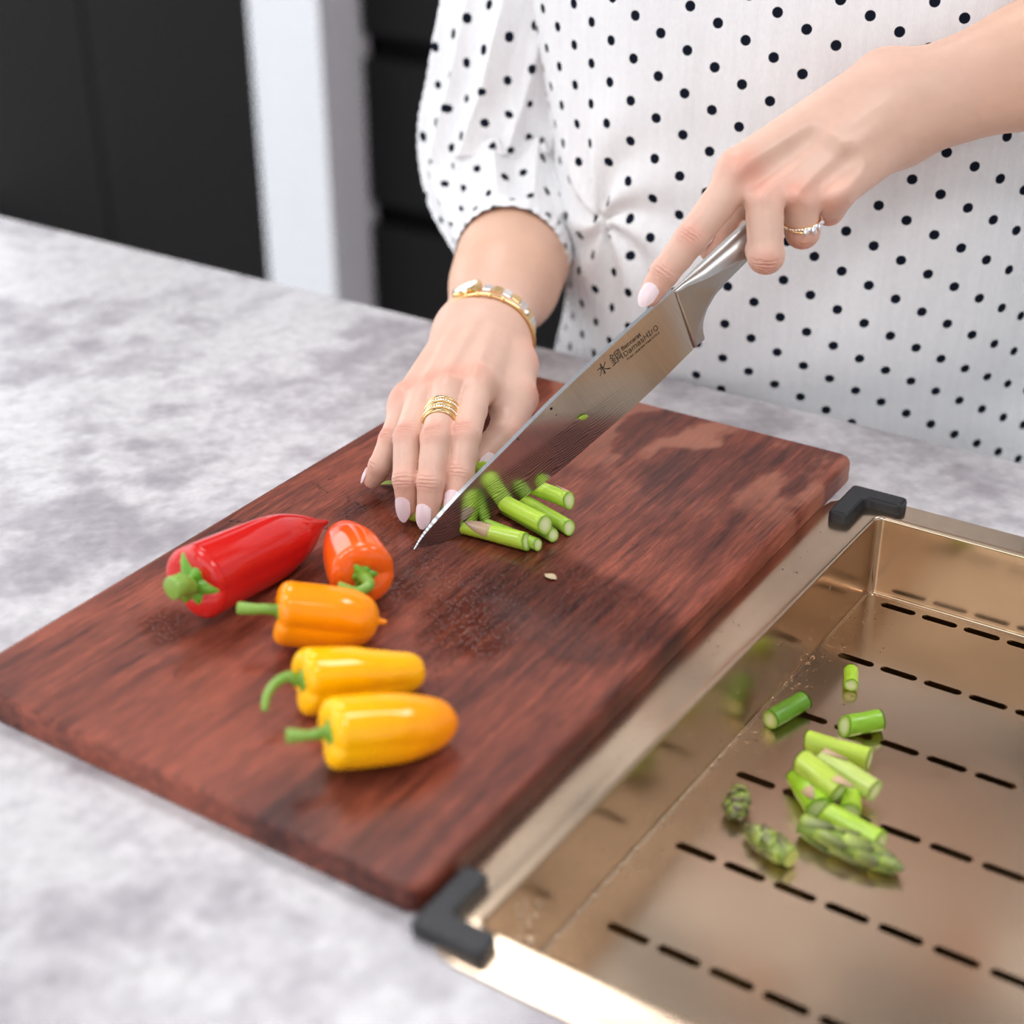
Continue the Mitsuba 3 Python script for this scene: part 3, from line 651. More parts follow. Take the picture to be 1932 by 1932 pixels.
def bud(pa, pb, r, label, seed, za=None, zb=None, butt=True, purple=.5):
    """asparagus tip from the pointed end pa to the cut end pb, wrapped in scale leaves"""
    rg = np.random.default_rng(seed)
    A = at(*pa, TZ + (r * .75 if za is None else za)); B = at(*pb, TZ + (r * 1.05 if zb is None else zb)); L = np.linalg.norm(B - A); X = unit(B - A)
    ref = np.array([0, 0, 1.0]) if abs(X[2]) < .9 else np.array([1.0, 0, 0]); Y = unit(np.cross(ref, X)); Z = np.cross(X, Y)
    k = thing('asparagus_tip', label, 'asparagus tip')
    rad = lambda t: r * float(np.interp(t, [0, .06, .2, .4, .7, 1], [.10, .42, .78, .98, 1.0, .88]))
    n = 22; th = np.arange(n) * 2 * np.pi / n
    rings = [A + X * t * L + rad(t) * .93 * (np.sin(th)[:, None] * Y + np.cos(th)[:, None] * Z) for t in np.linspace(0, 1, 16)]
    V, F = loft(rings); C = np.tile([.24, .34, .06], (len(V), 1)) * (.8 + .4 * meshkit.noise(V * 500))[:, None]
    add('core', (V, F), 'vcol_veg', k, smooth=True, color=C)
    if butt:
        c0 = rings[-1].mean(0); v, f = loft([c0 + (rings[-1] - c0) * q + X * .0003 for q in (1, .8, .4)], False, True)
        f = f if np.dot(np.cross(v[f[0][1]] - v[f[0][0]], v[f[0][2]] - v[f[0][0]]), X) > 0 else f[:, ::-1]
        add('cut_face', (v, f), 'vcol_cut', k, smooth=True, color=np.tile([.46, .52, .12], (len(v), 1)), label='pale cut end')
    nl = 17
    for i in range(nl):
        t = 1.0 - .82 * (i / (nl - 1)) ** .9; a = i * 2.4 + rg.normal(0, .15); ln = L * rg.uniform(.26, .38) * (1 - .3 * (1 - t)); wd = rad(t) * rg.uniform(1.3, 1.7)
        rows = []
        for s in np.linspace(0, 1, 7):
            w = wd * (1 - s ** 2) ** .7 + .0002; row = []
            tt = max(t - s * ln / L, 0.0)
            for q in np.linspace(-1, 1, 5):
                aa = a + q * w / (2 * max(rad(tt), .0008)) * .9; rr = rad(tt) + .0004 + .0004 * (1 - q * q) + .0011 * s
                row.append(A + X * (t * L - ln * s) + rr * (math.sin(aa) * Y + math.cos(aa) * Z))
            low = [A + X * ((np.array(p) - A) @ X) + (np.array(p) - (A + X * ((np.array(p) - A) @ X))) * .86 for p in row]
            rows.append(row + low[::-1])
        v, f = loft(rows); w = np.clip(np.repeat(np.linspace(0, 1, 7), 10), 0, 1); w = np.r_[w, 0, 1][:, None]
        tone = rg.uniform(.8, 1.2); pp = purple * rg.uniform(.4, 1.2)
        cbase = np.array([[.37, .48, .08]]) * tone; ctip = np.array([[.085, .045, .050]]) * pp + np.array([[.10, .17, .02]]) * (1 - pp)
        add('bract', (v, f), 'vcol_veg', k, smooth=True, color=cbase * (1 - w ** .6) + ctip * w ** .6)
bud((1384, 1543), (1396, 1494), .0050, 'small dark asparagus tip standing on end near the tray wall', 31, za=.0045, zb=.0068, purple=.9)
bud((1409, 1563), (1492, 1619), .0052, 'asparagus tip lying in front of the small standing tip', 32, purple=1.0)
bud((1700, 1640), (1512, 1556), .0056, 'long asparagus tip lying in front of the heap', 33, purple=.7)
# ------------------------------------------------------------------ water on board and tray
rng = np.random.default_rng(11); D = []
zup = np.array([0, 0, 1.0]); xh = np.array([1.0, 0, 0])
def streak(pts, n, r, spread):
    P = spline(np.array([at(*p) for p in pts]), n)
    for p in P: D.append(drop_mesh(p + np.r_[rng.normal(0, spread, 2), 0], zup, unit(np.r_[rng.normal(size=2), 0]), rng.uniform(.5, 1.2) * r, r * .42, 2, rng.uniform(1, 1.9)))
streak([(645, 928), (655, 936), (660, 945)], 5, .0010, .0004); streak([(650, 938), (652, 955), (655, 975), (658, 985), (648, 990)], 13, .0010, .0004)
streak([(668, 944), (680, 955), (690, 960)], 7, .0009, .0004); streak([(590, 912), (605, 920), (618, 928)], 7, .0009, .0005); streak([(620, 905), (635, 898)], 4, .0008, .0006)
streak([(432, 982), (450, 984), (466, 986)], 10, .0009, .0002); streak([(610, 1000), (618, 994)], 3, .0009, .0003); streak([(724, 1036), (735, 1032), (728, 1025)], 5, .0008, .0006)
streak([(330, 1275), (336, 1264)], 4, .0008, .0004); streak([(396, 1344), (398, 1346)], 2, .0007, .0001)
for cx, cy, sx, sy, m, r0, r1 in [(930, 1200, 75, 26, 130, .0002, .0005), (815, 1230, 26, 34, 160, .0003, .0007), (1180, 1110, 60, 45, 260, .0002, .0005), (775, 1080, 34, 40, 300, .0002, .0006), (880, 1260, 80, 45, 160, .0002, .0005), (1080, 1220, 60, 30, 160, .0002, .0005), (560, 960, 70, 30, 60, .0002, .0006)]:
    for i in range(m):
        p = at(cx + rng.normal(0, sx), cy + rng.normal(0, sy))
        if not (-.25 < p[0] < -.006 and .01 < p[1] < .42): continue
        r = rng.uniform(r0, r1); D.append(drop_mesh(p, zup, xh, r, r * .62, 1))
add('water_droplets', join(D), 'water', None, smooth=True, label='water drops and beads scattered over the cutting board', cat='water droplets', kind='stuff')
D = []
for px, py, r in [(1532, 1241, .0012), (1524, 1252, .0010), (1507, 1292, .0009), (1522, 1297, .0008), (1494, 1300, .0007), (1424, 1384, .0010), (1406, 1402, .0008), (1389, 1419, .0007), (1592, 1328, .0008), (1570, 1222, .0008), (1590, 1224, .0008), (1436, 1458, .0007), (1428, 1422, .0006), (1608, 1312, .0008)]:
    D.append(drop_mesh(at(px, py, TF + .0003), zup, xh, r * 1.3, r * .7, 2))
wallx = .0216
for i in range(170):
    yy = rng.uniform(.015, .37); zz = rng.uniform(TF + .004, ZC - .008); r = rng.uniform(.0002, .0006) if i > 40 else rng.uniform(.0005, .0011)
    if i < 60: yy = rng.uniform(.012, .05)
    X = shear(np.array([[wallx, yy, zz]]))[0][0]
    D.append(drop_mesh(np.array([X + .00005, yy, zz]), np.array([1.0, 0, 0]), np.array([0, 0, 1.0]), r, r * .5, 1, 1.3))
for i in range(320):
    yy = rng.uniform(.012, .38); X = shear(np.array([[.0225, yy, 0]]))[0][0] + abs(rng.normal(0, .010)) + .0003
    if X > .27: continue
    r = rng.uniform(.0002, .0007); D.append(drop_mesh(np.array([X, yy, TF + .0003]), zup, xh, r, r * .5, 1))
for y0 in (.060, .077, .089, .098, .112, .125, .148, .158, .166, .173, .196, .204, .214, .225, .262, .2755, .278, .285):
    X = shear(np.array([[.0226, y0, 0]]))[0][0]; D.append(drop_mesh(np.array([X, y0, TF + .0008]), unit([.7, 0, .7]), np.array([0, 1.0, 0]), .0010, .0007, 2, 1.2))
for i in range(60):
    yy = rng.uniform(.02, .36); D.append(drop_mesh(np.array([rng.uniform(.005, .018), yy, ZC + .0021]), zup, xh, rng.uniform(.0002, .0006), .0002, 1))
add('water_droplets', join(D), 'water', None, smooth=True, label='water droplets along the walls and floor of the brass tray', cat='water droplets', kind='stuff')

# ------------------------------------------------------------------ the person: one skin surface from a distance field
def cone(P, a, b, ra, rb):
    ba = b - a; h = np.clip((P - a) @ ba / max(ba @ ba, 1e-12), 0, 1); return np.linalg.norm(P - a - h[:, None] * ba, axis=1) - (ra + (rb - ra) * h)
def smin(a, b, k):
    h = np.maximum(k - np.abs(a - b), 0); return np.minimum(a, b) - h * h / (4 * k)
def chain(P, pts, rad, k):
    d = cone(P, pts[0], pts[1], rad[0], rad[1])
    for i in range(1, len(pts) - 1): d = smin(d, cone(P, pts[i], pts[i + 1], rad[i], rad[i + 1]), k)
    return d
class Arm:
    def __init__(s): s.arm, s.palm, s.fingers, s.tendons, s.bumps, s.dents = [], [], [], [], [], []
    def __call__(s, P):
        d = None
        for a, b, ra, rb in s.arm:
            c = cone(P, a, b, ra, rb); d = c if d is None else smin(d, c, .030)
        near = d < .30; out = d.copy(); Q = P[near]; 
        if len(Q) == 0: return out
        p = None
        for a, b, ra, rb in s.palm:
            c = cone(Q, a, b, ra, rb); p = c if p is None else smin(p, c, .009)
        q = smin(d[near], p, .016)
        f = None
        for pts, rad, bulge in s.fingers:
            c = chain(Q, pts, rad, .0010)
            for bp, br in bulge: c = smin(c, np.linalg.norm(Q - bp, axis=1) - br, .0020)
            f = c if f is None else smin(f, c, .0012)
        q = smin(q, f, .0075)
        for a, b, ra, rb in s.tendons: q = smin(q, cone(Q, a, b, ra, rb), .0055)
        for c, r in s.bumps: q = smin(q, np.linalg.norm(Q - c, axis=1) - r, .006)
        for a, b, ra, rb, k in s.dents: q = -smin(-q, cone(Q, a, b, ra, rb), k)
        out[near] = q; return out
def surface(fn, seeds, h, levels=3):
    """surface nets on the cells that an octree finds near the zero of fn"""
    seeds = np.asarray(seeds); H = h * 2**levels; lo = seeds.min(0) - .06; n = np.ceil((seeds.max(0) + .06 - lo) / H).astype(int)
    C = np.stack(np.meshgrid(*[np.arange(k) for k in n], indexing='ij'), -1).reshape(-1, 3); size = H
    for lv in range(levels + 1):
        d = np.concatenate([fn(lo + (c + .5) * size) for c in np.array_split(C, max(1, len(C) // 200000))]); C = C[np.abs(d) < size * 1.05]
        if lv < levels:
            off = np.stack(np.meshgrid([0, 1], [0, 1], [0, 1], indexing='ij'), -1).reshape(-1, 3); C = (C[:, None] * 2 + off).reshape(-1, 3); size /= 2
    N = 1 << 20; key = lambda c: (c[..., 0] * N + c[..., 1]) * N + c[..., 2]
    off = np.array([[i, j, k] for i in (0, 1) for j in (0, 1) for k in (0, 1)])
    corner = C[:, None] + off; ck = key(corner); uk, inv = np.unique(ck, return_inverse=True); inv = inv.reshape(ck.shape)
    pts = np.stack([uk // (N * N), (uk // N) % N, uk % N], -1)
    val = np.concatenate([fn(lo + p * size) for p in np.array_split(pts, max(1, len(pts) // 200000))]); cv = val[inv]
    act = (cv.min(1) < 0) & (cv.max(1) >= 0); C, cv = C[act], cv[act]
    acc, cnt = np.zeros((len(C), 3)), np.zeros(len(C))
    for a in range(8):
        for b in range(a + 1, 8):
            if np.abs(off[a] - off[b]).sum() != 1: continue
            va, vb = cv[:, a], cv[:, b]; m = (va < 0) != (vb < 0); t = np.where(m, va / np.where(m, va - vb, 1), 0)
            acc[m] += off[a] + t[m, None] * (off[b] - off[a]); cnt[m] += 1
    V = lo + (C + acc / cnt[:, None]) * size
    order = np.argsort(key(C)); sk_ = key(C)[order]
    def find(c):
        k = key(c); i = np.clip(np.searchsorted(sk_, k), 0, len(sk_) - 1); return np.where(sk_[i] == k, order[i], -1)
    F = []
    for ax in range(3):
        e = np.zeros(3, int); e[ax] = 1; b, c = np.roll(e, 1), np.roll(e, 2)
        i1 = (e * [4, 2, 1]).sum(); va, vb = cv[:, 0], cv[:, i1]; m = (va < 0) != (vb < 0); base = C[m]; q = np.stack([find(base), find(base - b), find(base - b - c), find(base - c)], 1)
        s = va[m] < 0; ok = (q >= 0).all(1); q, s = q[ok], s[ok]; q[~s] = q[~s][:, ::-1]; F += [q[:, [0, 1, 2]], q[:, [0, 2, 3]]]
    F = np.vstack(F)
    for _ in range(2):
        eps = size * .4; g = np.stack([fn(V + eps * a) - fn(V - eps * a) for a in np.eye(3)], 1) / (2 * eps); g2 = (g * g).sum(1) + 1e-9
        V = V - np.clip(fn(V) / g2, -size, size)[:, None] * g * .8
    return V, F

def hand(spec):
    """spec: wrist bones, fingers with joint lists; returns (Arm, info)"""
    a = Arm(); a.arm = spec['arm']; a.palm = spec['palm']; info = []
    for pts, rad, dorsal in spec['fingers']:
        pts = [np.array(p) for p in pts]; bulge = []
        for j, amt in ((1, .0001), (2, -.0001)):
            if j < len(pts) - 1: bulge.append((pts[j] + dorsal[j] * .0004, rad[j] + amt - .0003))
        # finger pads: fuller on the palm side of the phalanges
        for j in range(len(pts) - 1):
            mid = (pts[j] + pts[j + 1]) / 2; bulge.append((mid - dorsal[min(j + 1, len(pts) - 1)] * .0012, (rad[j] + rad[j + 1]) / 2 - .0006))
        a.fingers.append((pts, rad, bulge)); info.append((pts, rad, dorsal))
    a.tendons = spec.get('tendons', []); a.bumps = spec.get('bumps', []); a.dents = spec.get('dents', [])
    return a, info
def dorsals(pts, hint):
    """a unit vector towards the back of the finger at every joint"""
    pts = np.array(pts); out = []
    for i in range(len(pts)):
        t = pts[min(i + 1, len(pts) - 1)] - pts[max(i - 1, 0)] if 0 < i < len(pts) - 1 else (pts[1] - pts[0] if i == 0 else pts[-1] - pts[-2])
        t = unit(t); h = np.array(hint[i] if np.ndim(hint[0]) else hint, float); out.append(unit(h - (h @ t) * t))
    return out

# --- right hand (photo left), pressing the asparagus on the board
z_ = np.array([0, 0, 1.0])
def J(*q): return [at(x, y, z) for x, y, z in q]
rI = J((899, 726, .0480), (878, 824, .0420), (868, 893, .0275), (860, 950, .0150))
rM = J((847, 727, .0500), (823, 828, .0430), (813, 910, .0255), (808, 972, .0095))
rR = J((803, 738, .0465), (770, 826, .0395), (766, 905, .0235), (769, 957, .0090))
rP = J((769, 758, .0400), (739, 830, .0290), (717, 879, .0180), (703, 904, .0085))
rT = J((966, 690, .0330), (978, 752, .0300), (950, 822, .0220), (905, 866, .0140))
wR = at(908, 628, .0440)
EL = aty(990, 428, .555)
axR = unit(EL - wR); side = unit(np.cross(axR, z_)); side = side if side @ np.array([1.0, 0, 0]) > 0 else -side; upR = np.cross(side, axR); upR = upR if upR[2] > 0 else -upR
radw, ulnw = wR + side * .0110, wR - side * .0105
mid = wR + axR * .07
SHR = np.array([-.325, .640, .335])
armR = [(radw, EL + side * .008 - upR * .001, .0155, .0262), (ulnw, EL - side * .008 - upR * .001, .0150, .0262), (wR + axR * .085 + side * .004, EL - axR * .03, .0275, .0315), (EL, SHR, .033, .038)]
hintR = unit(np.array([-.25, -.30, 1.0]))
d_ = lambda pts, hint: dorsals(pts, hint)
fr = lambda p: (np.array(p[0]), np.array(p[1]))
# nails face up and towards the camera
hI, hM, hR_, hP = (unit([-.05, -.55, .85]),) * 4
fingR = [(rI, [.0092, .0083, .0074, .0060], d_(rI, hI)), (rM, [.0093, .0082, .0073, .0060], d_(rM, hM)), (rR, [.0089, .0079, .0071, .0058], d_(rR, hR_)), (rP, [.0080, .0070, .0062, .0052], d_(rP, unit([-.35, -.35, .85]))),
         (rT, [.0130, .0112, .0098, .0075], d_(rT, unit([.5, .8, .4])))]
cm = [wR + side * .0125 + upR * .001, wR + side * .0045 + upR * .0035, wR - side * .0045 + upR * .003, wR - side * .0125 + upR * .000]
dn = np.array([0, 0, -.003])
palmR = [(cm[0], rI[0] + dn, .0135, .0105), (cm[1], rM[0] + dn, .0135, .0105), (cm[2], rR[0] + dn, .0130, .0100), (cm[3], rP[0] + dn, .0135, .0092),
         (cm[0] - upR * .008, rT[0], .0135, .0135), (rT[0], rI[0] * .45 + rT[1] * .55 + dn, .0125, .0085), (cm[3] - upR * .009, rP[0] - upR * .008, .0125, .0100), (cm[1] - upR * .009, rM[0] - upR * .008 + axR * .012, .012, .010), (cm[2] - upR * .009, rR[0] - upR * .008 + axR * .012, .012, .010)]
upk = unit([-.1, -.25, 1.0])
tenR = [(c + upk * .0116, f[0] + upk * .0074, .0014, .0026) for c, f in zip(cm, (rI, rM, rR, rP))]
bumpR = [(f[0] + upk * .0022, .0086 - .0006 * i) for i, f in enumerate((rI, rM, rR, rP))]
armR_sdf, infoR = hand(dict(arm=armR, palm=palmR, fingers=fingR, tendons=tenR, bumps=bumpR, dents=[((a_[0] + b_[0]) / 2 + upk * .0145, (a_[0] + b_[0]) / 2 * .6 + (c_ + d__) / 2 * .4 + upk * .0200, .0063, .0067, .006) for a_, b_, c_, d__ in ((rI, rM, cm[0], cm[1]), (rM, rR, cm[1], cm[2]), (rR, rP, cm[2], cm[3]))]))

# --- left hand (photo right), gripping the knife, forefinger along the spine
def JD(*q): return [atd(x, y, d) for x, y, d in q]
lI = JD((1399, 326, .8010), (1303, 452, .7960), (1254, 514, .7990), (1226, 557, .8020))
lM = JD((1441, 348, .7960), (1445, 482, .7960), (1432, 466, .8200), (1414, 440, .8360))
lR = JD((1507, 346, .7980), (1514, 436, .8130), (1500, 420, .8330), (1484, 394, .8440))
lP = JD((1570, 356, .8080), (1564, 396, .8260), (1548, 382, .8420), (1530, 356, .8500))
lT = JD((1600, 210, .8720), (1500, 290, .8650), (1405, 380, .8500), (1345, 468, .8330))
wL = atd(1705, 205, .853)
ELL = np.array([.150, .585, .255]); SHL = np.array([.145, .645, .385])
axL = unit(ELL - wL); camd = -unit(ray(1500, 280))
sideL = unit(np.cross(axL, camd)); upL = np.cross(sideL, axL); upL = upL if upL @ camd > 0 else -upL
if sideL @ UP < 0: sideL = -sideL
armL = [(wL + sideL * .0110, ELL + sideL * .007, .0165, .026), (wL - sideL * .0110, ELL - sideL * .007, .0160, .026), (wL + axL * .08, ELL - axL * .03, .026, .031), (ELL, SHL, .032, .036)]
up_l = camd
fingL = [(lI, [.0100, .0086, .0076, .0060], d_(lI, [camd + UP * .3] * 4)), (lM, [.0098, .0093, .0085, .0070], d_(lM, [camd, -UP + camd * .3, -UP, -UP])), (lR, [.0096, .0089, .0080, .0066], d_(lR, [camd, -UP + camd * .3, -UP, -UP])),
         (lP, [.0088, .0078, .0070, .0060], d_(lP, [camd, -UP + camd * .3, -UP, -UP])), (lT, [.0130, .0112, .0098, .0078], d_(lT, [UP] * 4))]
cl = [atd(1668, 150, .853), atd(1680, 182, .846), atd(1686, 220, .846), atd(1688, 256, .854)]
back = -camd * .003
palmL = [(cl[0], lI[0] + back, .0150, .0112), (cl[1], lM[0] + back, .0140, .0108), (cl[2], lR[0] + back, .0140, .0104), (cl[3], lP[0] + back, .0150, .0098),
         (cl[0] - camd * .012, lT[0], .0140, .0145), (lT[0], lT[1], .0145, .0115), (cl[3] - camd * .012, lP[0] - camd * .010, .0135, .0110), (lI[0] - camd * .010, lT[1], .009, .010), (lI[0] + back, cl[0] - camd * .01, .0112, .0130)]
tenL = [(c + camd * .0133, f[0] + camd * .0084, .0014, .0026) for c, f in zip(cl, (lI, lM, lR, lP))]
bumpL = [(f[0] + camd * (.0042 if i else .0015) - UP * .0015, .0082 - .0003 * i) for i, f in enumerate((lI, lM, lR, lP))]
armL_sdf, infoL = hand(dict(arm=armL, palm=palmL, fingers=fingL, tendons=tenL, bumps=bumpL, dents=[((a_[0] + b_[0]) / 2 + camd * .0150 - UP * .002, (a_[0] + b_[0]) / 2 * .55 + (c_ + d__) / 2 * .45 + camd * .0215, .0063, .0067, .006) for a_, b_, c_, d__ in ((lI, lM, cl[0], cl[1]), (lM, lR, cl[1], cl[2]), (lR, lP, cl[2], cl[3]))]))

H_ = 0.0010
VR, FR = surface(armR_sdf, np.array([wR, EL, SHR] + [p for f in fingR for p in f[0]]), H_)
VL, FL = surface(armL_sdf, np.array([wL, ELL, SHL] + [p for f in fingL for p in f[0]]), H_)
TX, TY = -.106, .655
def core(P):
    d = cone(P, np.array([TX, TY, -.25]), np.array([TX, TY, .02]), .075, .070)
    d = smin(d, cone(P, np.array([TX, TY, .02]), np.array([TX, TY + .01, .30]), .070, .075), .05)
    d = smin(d, cone(P, SHR, SHL, .045, .045), .05); d = smin(d, cone(P, np.array([TX, TY + .01, .32]), np.array([TX, TY, .50]), .05, .048), .04)
    return d
VT, FT = surface(core, np.array([[TX - .3, TY - .1, -.33], [TX + .3, TY + .1, .56]]), .008, 2)
def skin_color(V):
    base = np.array([.585, .365, .275]); C = np.tile(base, (len(V), 1)); n1 = meshkit.fbm(V * 55, 3)[:, None]; n2 = meshkit.fbm(V * 260 + 9, 2)[:, None]
    C = C * (0.93 + .14 * n1) * (0.97 + .06 * n2)
    pale = np.array([.65, .445, .365]); redc = np.array([.62, .25, .175])
    for info in (infoR, infoL):
        for k, (pts, rad, dor) in enumerate(info):
            for j, amt in ((0, .75), (1, .9), (2, .55), (3, .7)):
                if j >= len(pts): continue
                p = pts[j] + dor[j] * rad[j] * .9; w = amt * np.exp(-((V - p) ** 2).sum(1) / (2 * (.0050 if j else .007) ** 2))[:, None]; C = C * (1 - w) + redc * w
    # hands are a little paler and pinker than the forearms
    for w0 in (wR, wL):
        d = np.linalg.norm(V - w0, axis=1); 
    near = np.minimum(np.min([np.linalg.norm(V - f[0][1], axis=1) for f in infoR + infoL], axis=0), .2)[:, None]
    w = .35 * np.exp(-(near / .05) ** 2); C = C * (1 - w) + (C * .4 + pale * .6) * w
    tan = np.array([.57, .315, .19]); w = np.clip((near - .09) / .06, 0, 1) * .5; C = C * (1 - w) + tan * w
    return C
Vb, Fb = np.vstack([VR, VL, VT]), np.vstack([FR, FL + len(VR), FT + len(VR) + len(VL)])
try:
    mk = lambda v, f: manifold3d.Manifold(manifold3d.Mesh(np.ascontiguousarray(v, np.float32), np.ascontiguousarray(f, np.uint32)))
    ms = [mk(VR, FR), mk(VL, FL), mk(VT, FT)]; pass
    if all(m.num_tri() > 0 for m in ms):
        u = ms[0] + ms[1] + ms[2]; Vb, Fb = tri(u)
except Exception: pass
# creases at the finger joints
CR = []
for info in (infoR, infoL):
    for pts, rad, dor in info:
        for j in (1, 2):
            ax = unit(pts[j + 1] - pts[j - 1]); CR.append((pts[j] + dor[j] * rad[j] + UPZ, ax, 1.0 if j == 1 else .7))
def skin_bump(p, n, uv):
    o = mi.Float(0.0); wv = 0.0011 * (ns(p.x * 420, p.y * 420, p.z * 420) - 0.5)
    for c, ax, amt in CR:
        v = p - mi.Point3f(*map(float, c)); t = v.x * float(ax[0]) + v.y * float(ax[1]) + v.z * float(ax[2]) + wv
        w = dr.exp(-dr.squared_norm(v) / (2 * 0.0046**2))
        l = dr.exp(-dr.square(t / 0.0005)) + 0.8 * dr.exp(-dr.square((t - 0.0020) / 0.00045)) + 0.8 * dr.exp(-dr.square((t + 0.0021) / 0.00045)) + 0.6 * dr.exp(-dr.square((t - 0.0037) / 0.0004))
        o = o - 0.00065 * amt * w * l
    f1, f2, r = mikit.voronoi((p.x + p.z * .6) * 1100, (p.y - p.z * .5) * 1100)
    return o + 0.000022 * sm(0.0, 0.5, f2 - f1)
scene['skin'] = dict(type='bumpmap', bsdf=pr(VC, 0.44, 0.45, 0.0, sheen=0.15), arbitrary=mikit.proc(skin_bump, 0.0002), scale=1.0)
PN = thing('person', 'person in a white blouse with black polka dots cutting asparagus at the counter', 'person')
BO = add('body', (Vb, Fb), 'skin', PN, smooth=True, color=skin_color(Vb), label='bare forearms and hands, right one pressing, left one gripping the knife')
def nail(pts, rad, dor, name_side, L=.0125, W=.0098, tipout=.0035, wide=1.0):
    a = unit(pts[-1] - pts[-2]); d = unit(dor[-1] - (dor[-1] @ a) * a); s = np.cross(a, d); r = rad[-1]; tip = pts[-1]
    Rn = W * .62; m, n = 16, 11; top, low = [], []
    for i in range(m):
        v = i / (m - 1); x = -L + tipout + r * .62 + v * L
        w = W / 2 * (1 - (max(0, .22 - v) / .22) ** 2.2 * .75) * (1 - max(0, (v - .45) / .55) ** 2.2 * .82)
        rt, rl = [], []
        for j in range(n):
            q = -1 + 2 * j / (n - 1); ph = q * w / Rn
            bed = r * (1.0 if x < 0 else 1) + (rad[-2] - r) * np.clip(-x / np.linalg.norm(pts[-1] - pts[-2]), 0, 1)
            c = tip + a * x + d * (bed + .00035 - Rn - .10 * max(0, x) - 9.0 * max(0, x) ** 2 + .0004 * math.sin(math.pi * v))
            o = d * math.cos(ph) + s * math.sin(ph); rt.append(c + o * (Rn + .00025)); rl.append(c + o * (Rn - .0006))
        top.append(rt); low.append(rl[::-1])
    v, f = loft([np.vstack([a_, b_]) for a_, b_ in zip(top, low)])
    add('fingernail', (v, f), 'nail_polish', BO, smooth=60, label='glossy pale pink almond fingernail')
nail(*infoR[1], 'r', .0135, .0100); nail(*infoR[2], 'r', .0140, .0098); nail(*infoR[3], 'r', .0110, .0078, .0028); nail(*infoR[0], 'r', .0130, .0100); nail(*infoR[4], 'r', .0135, .0115)
nail(*infoL[0], 'l', .0135, .0098, .0035); nail(*infoL[4], 'l', .0130, .0110)

# ------------------------------------------------------------------ blouse
LA, LB = np.array([.0172, -.0084]), np.array([-.0174, -.0168])
LI = np.linalg.inv(np.array([LA, LB]).T)
DOT_R = 0.0031
def dots(u, v):
    i = float(LI[0, 0]) * u + float(LI[0, 1]) * v; j = float(LI[1, 0]) * u + float(LI[1, 1]) * v
    fi, fj = i - dr.round(i), j - dr.round(j)
    du, dv = float(LA[0]) * fi + float(LB[0]) * fj, float(LA[1]) * fi + float(LB[1]) * fj
    return sm(DOT_R + .00022, DOT_R - .00022, dr.sqrt(du * du + dv * dv))
def cloth_col(p, n, uv):
    u, v = uv.x, uv.y; weave = 0.93 + 0.07 * ns(u * 2600, v * 500, 0.0); ladder = 0.97 + 0.05 * ns(u * 420, v * 30, 3.0)
    return mikit.mix(mi.Color3f(0.86, 0.86, 0.865) * weave * ladder, mi.Color3f(0.010, 0.013, 0.022), dots(u, v))
def cloth_bump(p, n, uv): return 0.00030 * ns(uv.x * 380, uv.y * 22, 1.0) + 0.0005 * fb(uv.x * 120, uv.y * 30, 2.0, 2)
scene['blouse_cloth'] = two(dict(type='bumpmap', bsdf=dict(type='diffuse', reflectance=mikit.proc(cloth_col)), arbitrary=mikit.proc(cloth_bump, 0.0006), scale=1.0))
ZS = np.array([-.40, -.20, -.10, -.05, -.018, .0, .03, .07, .12, .17, .22, .27, .32, .36, .40, .425, .44])
AH = np.array([.205, .200, .196, .190, .182, .180, .178, .181, .188, .196, .203, .206, .204, .190, .150, .095, .070])
FY = np.array([.545, .520, .508, .504, .502, .494, .488, .487, .488, .488, .487, .488, .494, .510, .540, .575, .600])   # the front
BY = np.array([.82, .81, .80, .795, .79, .785, .78, .78, .785, .79, .79, .785, .775, .765, .750, .735, .72])
DOT_OFF = [0.0, 0.0]
def torso():
    m, n = 240, 420; z = np.linspace(ZS[0], ZS[-1], m); sp = lambda Y: np.interp(z, ZS, Y)
    k = np.ones(9) / 9; smo = lambda a: np.convolve(np.pad(a, 4, mode='edge'), k, 'valid')
    a, fy, by = smo(sp(AH)), smo(sp(FY)), smo(sp(BY)); th = np.linspace(-np.pi, np.pi, n + 1)
    rings, UV = [], []
    for i in range(m):
        cy, b = (fy[i] + by[i]) / 2, (by[i] - fy[i]) / 2; e = 2 / 2.35
        x = TX + a[i] * np.sign(np.sin(th)) * np.abs(np.sin(th)) ** e; y = cy - b * np.sign(np.cos(th)) * np.abs(np.cos(th)) ** e
        P = np.c_[x, y, np.full(n + 1, z[i])]; q = P[:-1].mean(0)
        N = np.c_[np.gradient(y), -np.gradient(x), 0 * x]; N /= np.linalg.norm(N, axis=1, keepdims=True); N *= np.sign(((P - q) * N).sum(1, keepdims=True))
        s = np.r_[0, np.cumsum(np.linalg.norm(np.diff(P[:, :2], axis=0), axis=1))]; s -= s[n // 2]
        # folds: soft uprights and gathers running up from the waist on the far-left side
        f = .0022 * np.sin(s * 62 + 3.0 * math.sin(z[i] * 9)) * np.clip((z[i] - -.02) / .1, 0, 1) * .6
        f += .0075 * (meshkit.fbm(np.c_[s * 9, np.full(n + 1, z[i] * 7), 0 * s], 3) - .5)
        dd = np.hypot(s + .145, (z[i] - .085)); an = np.arctan2(z[i] - .085, s + .145)
        f += .0035 * np.exp(-(dd / .07) ** 2) * np.sin(an * 7 + dd * 60)
        if z[i] < .004: f = np.minimum(f, 0) 
        rings.append(P + N * f[:, None]); UV.append(np.c_[s, np.full(n + 1, z[i])])
    R = np.array(rings); V, F = loft(R, False, False, closed=False)
    return V, F, np.vstack(UV)
Vs, Fs, UVs = torso()
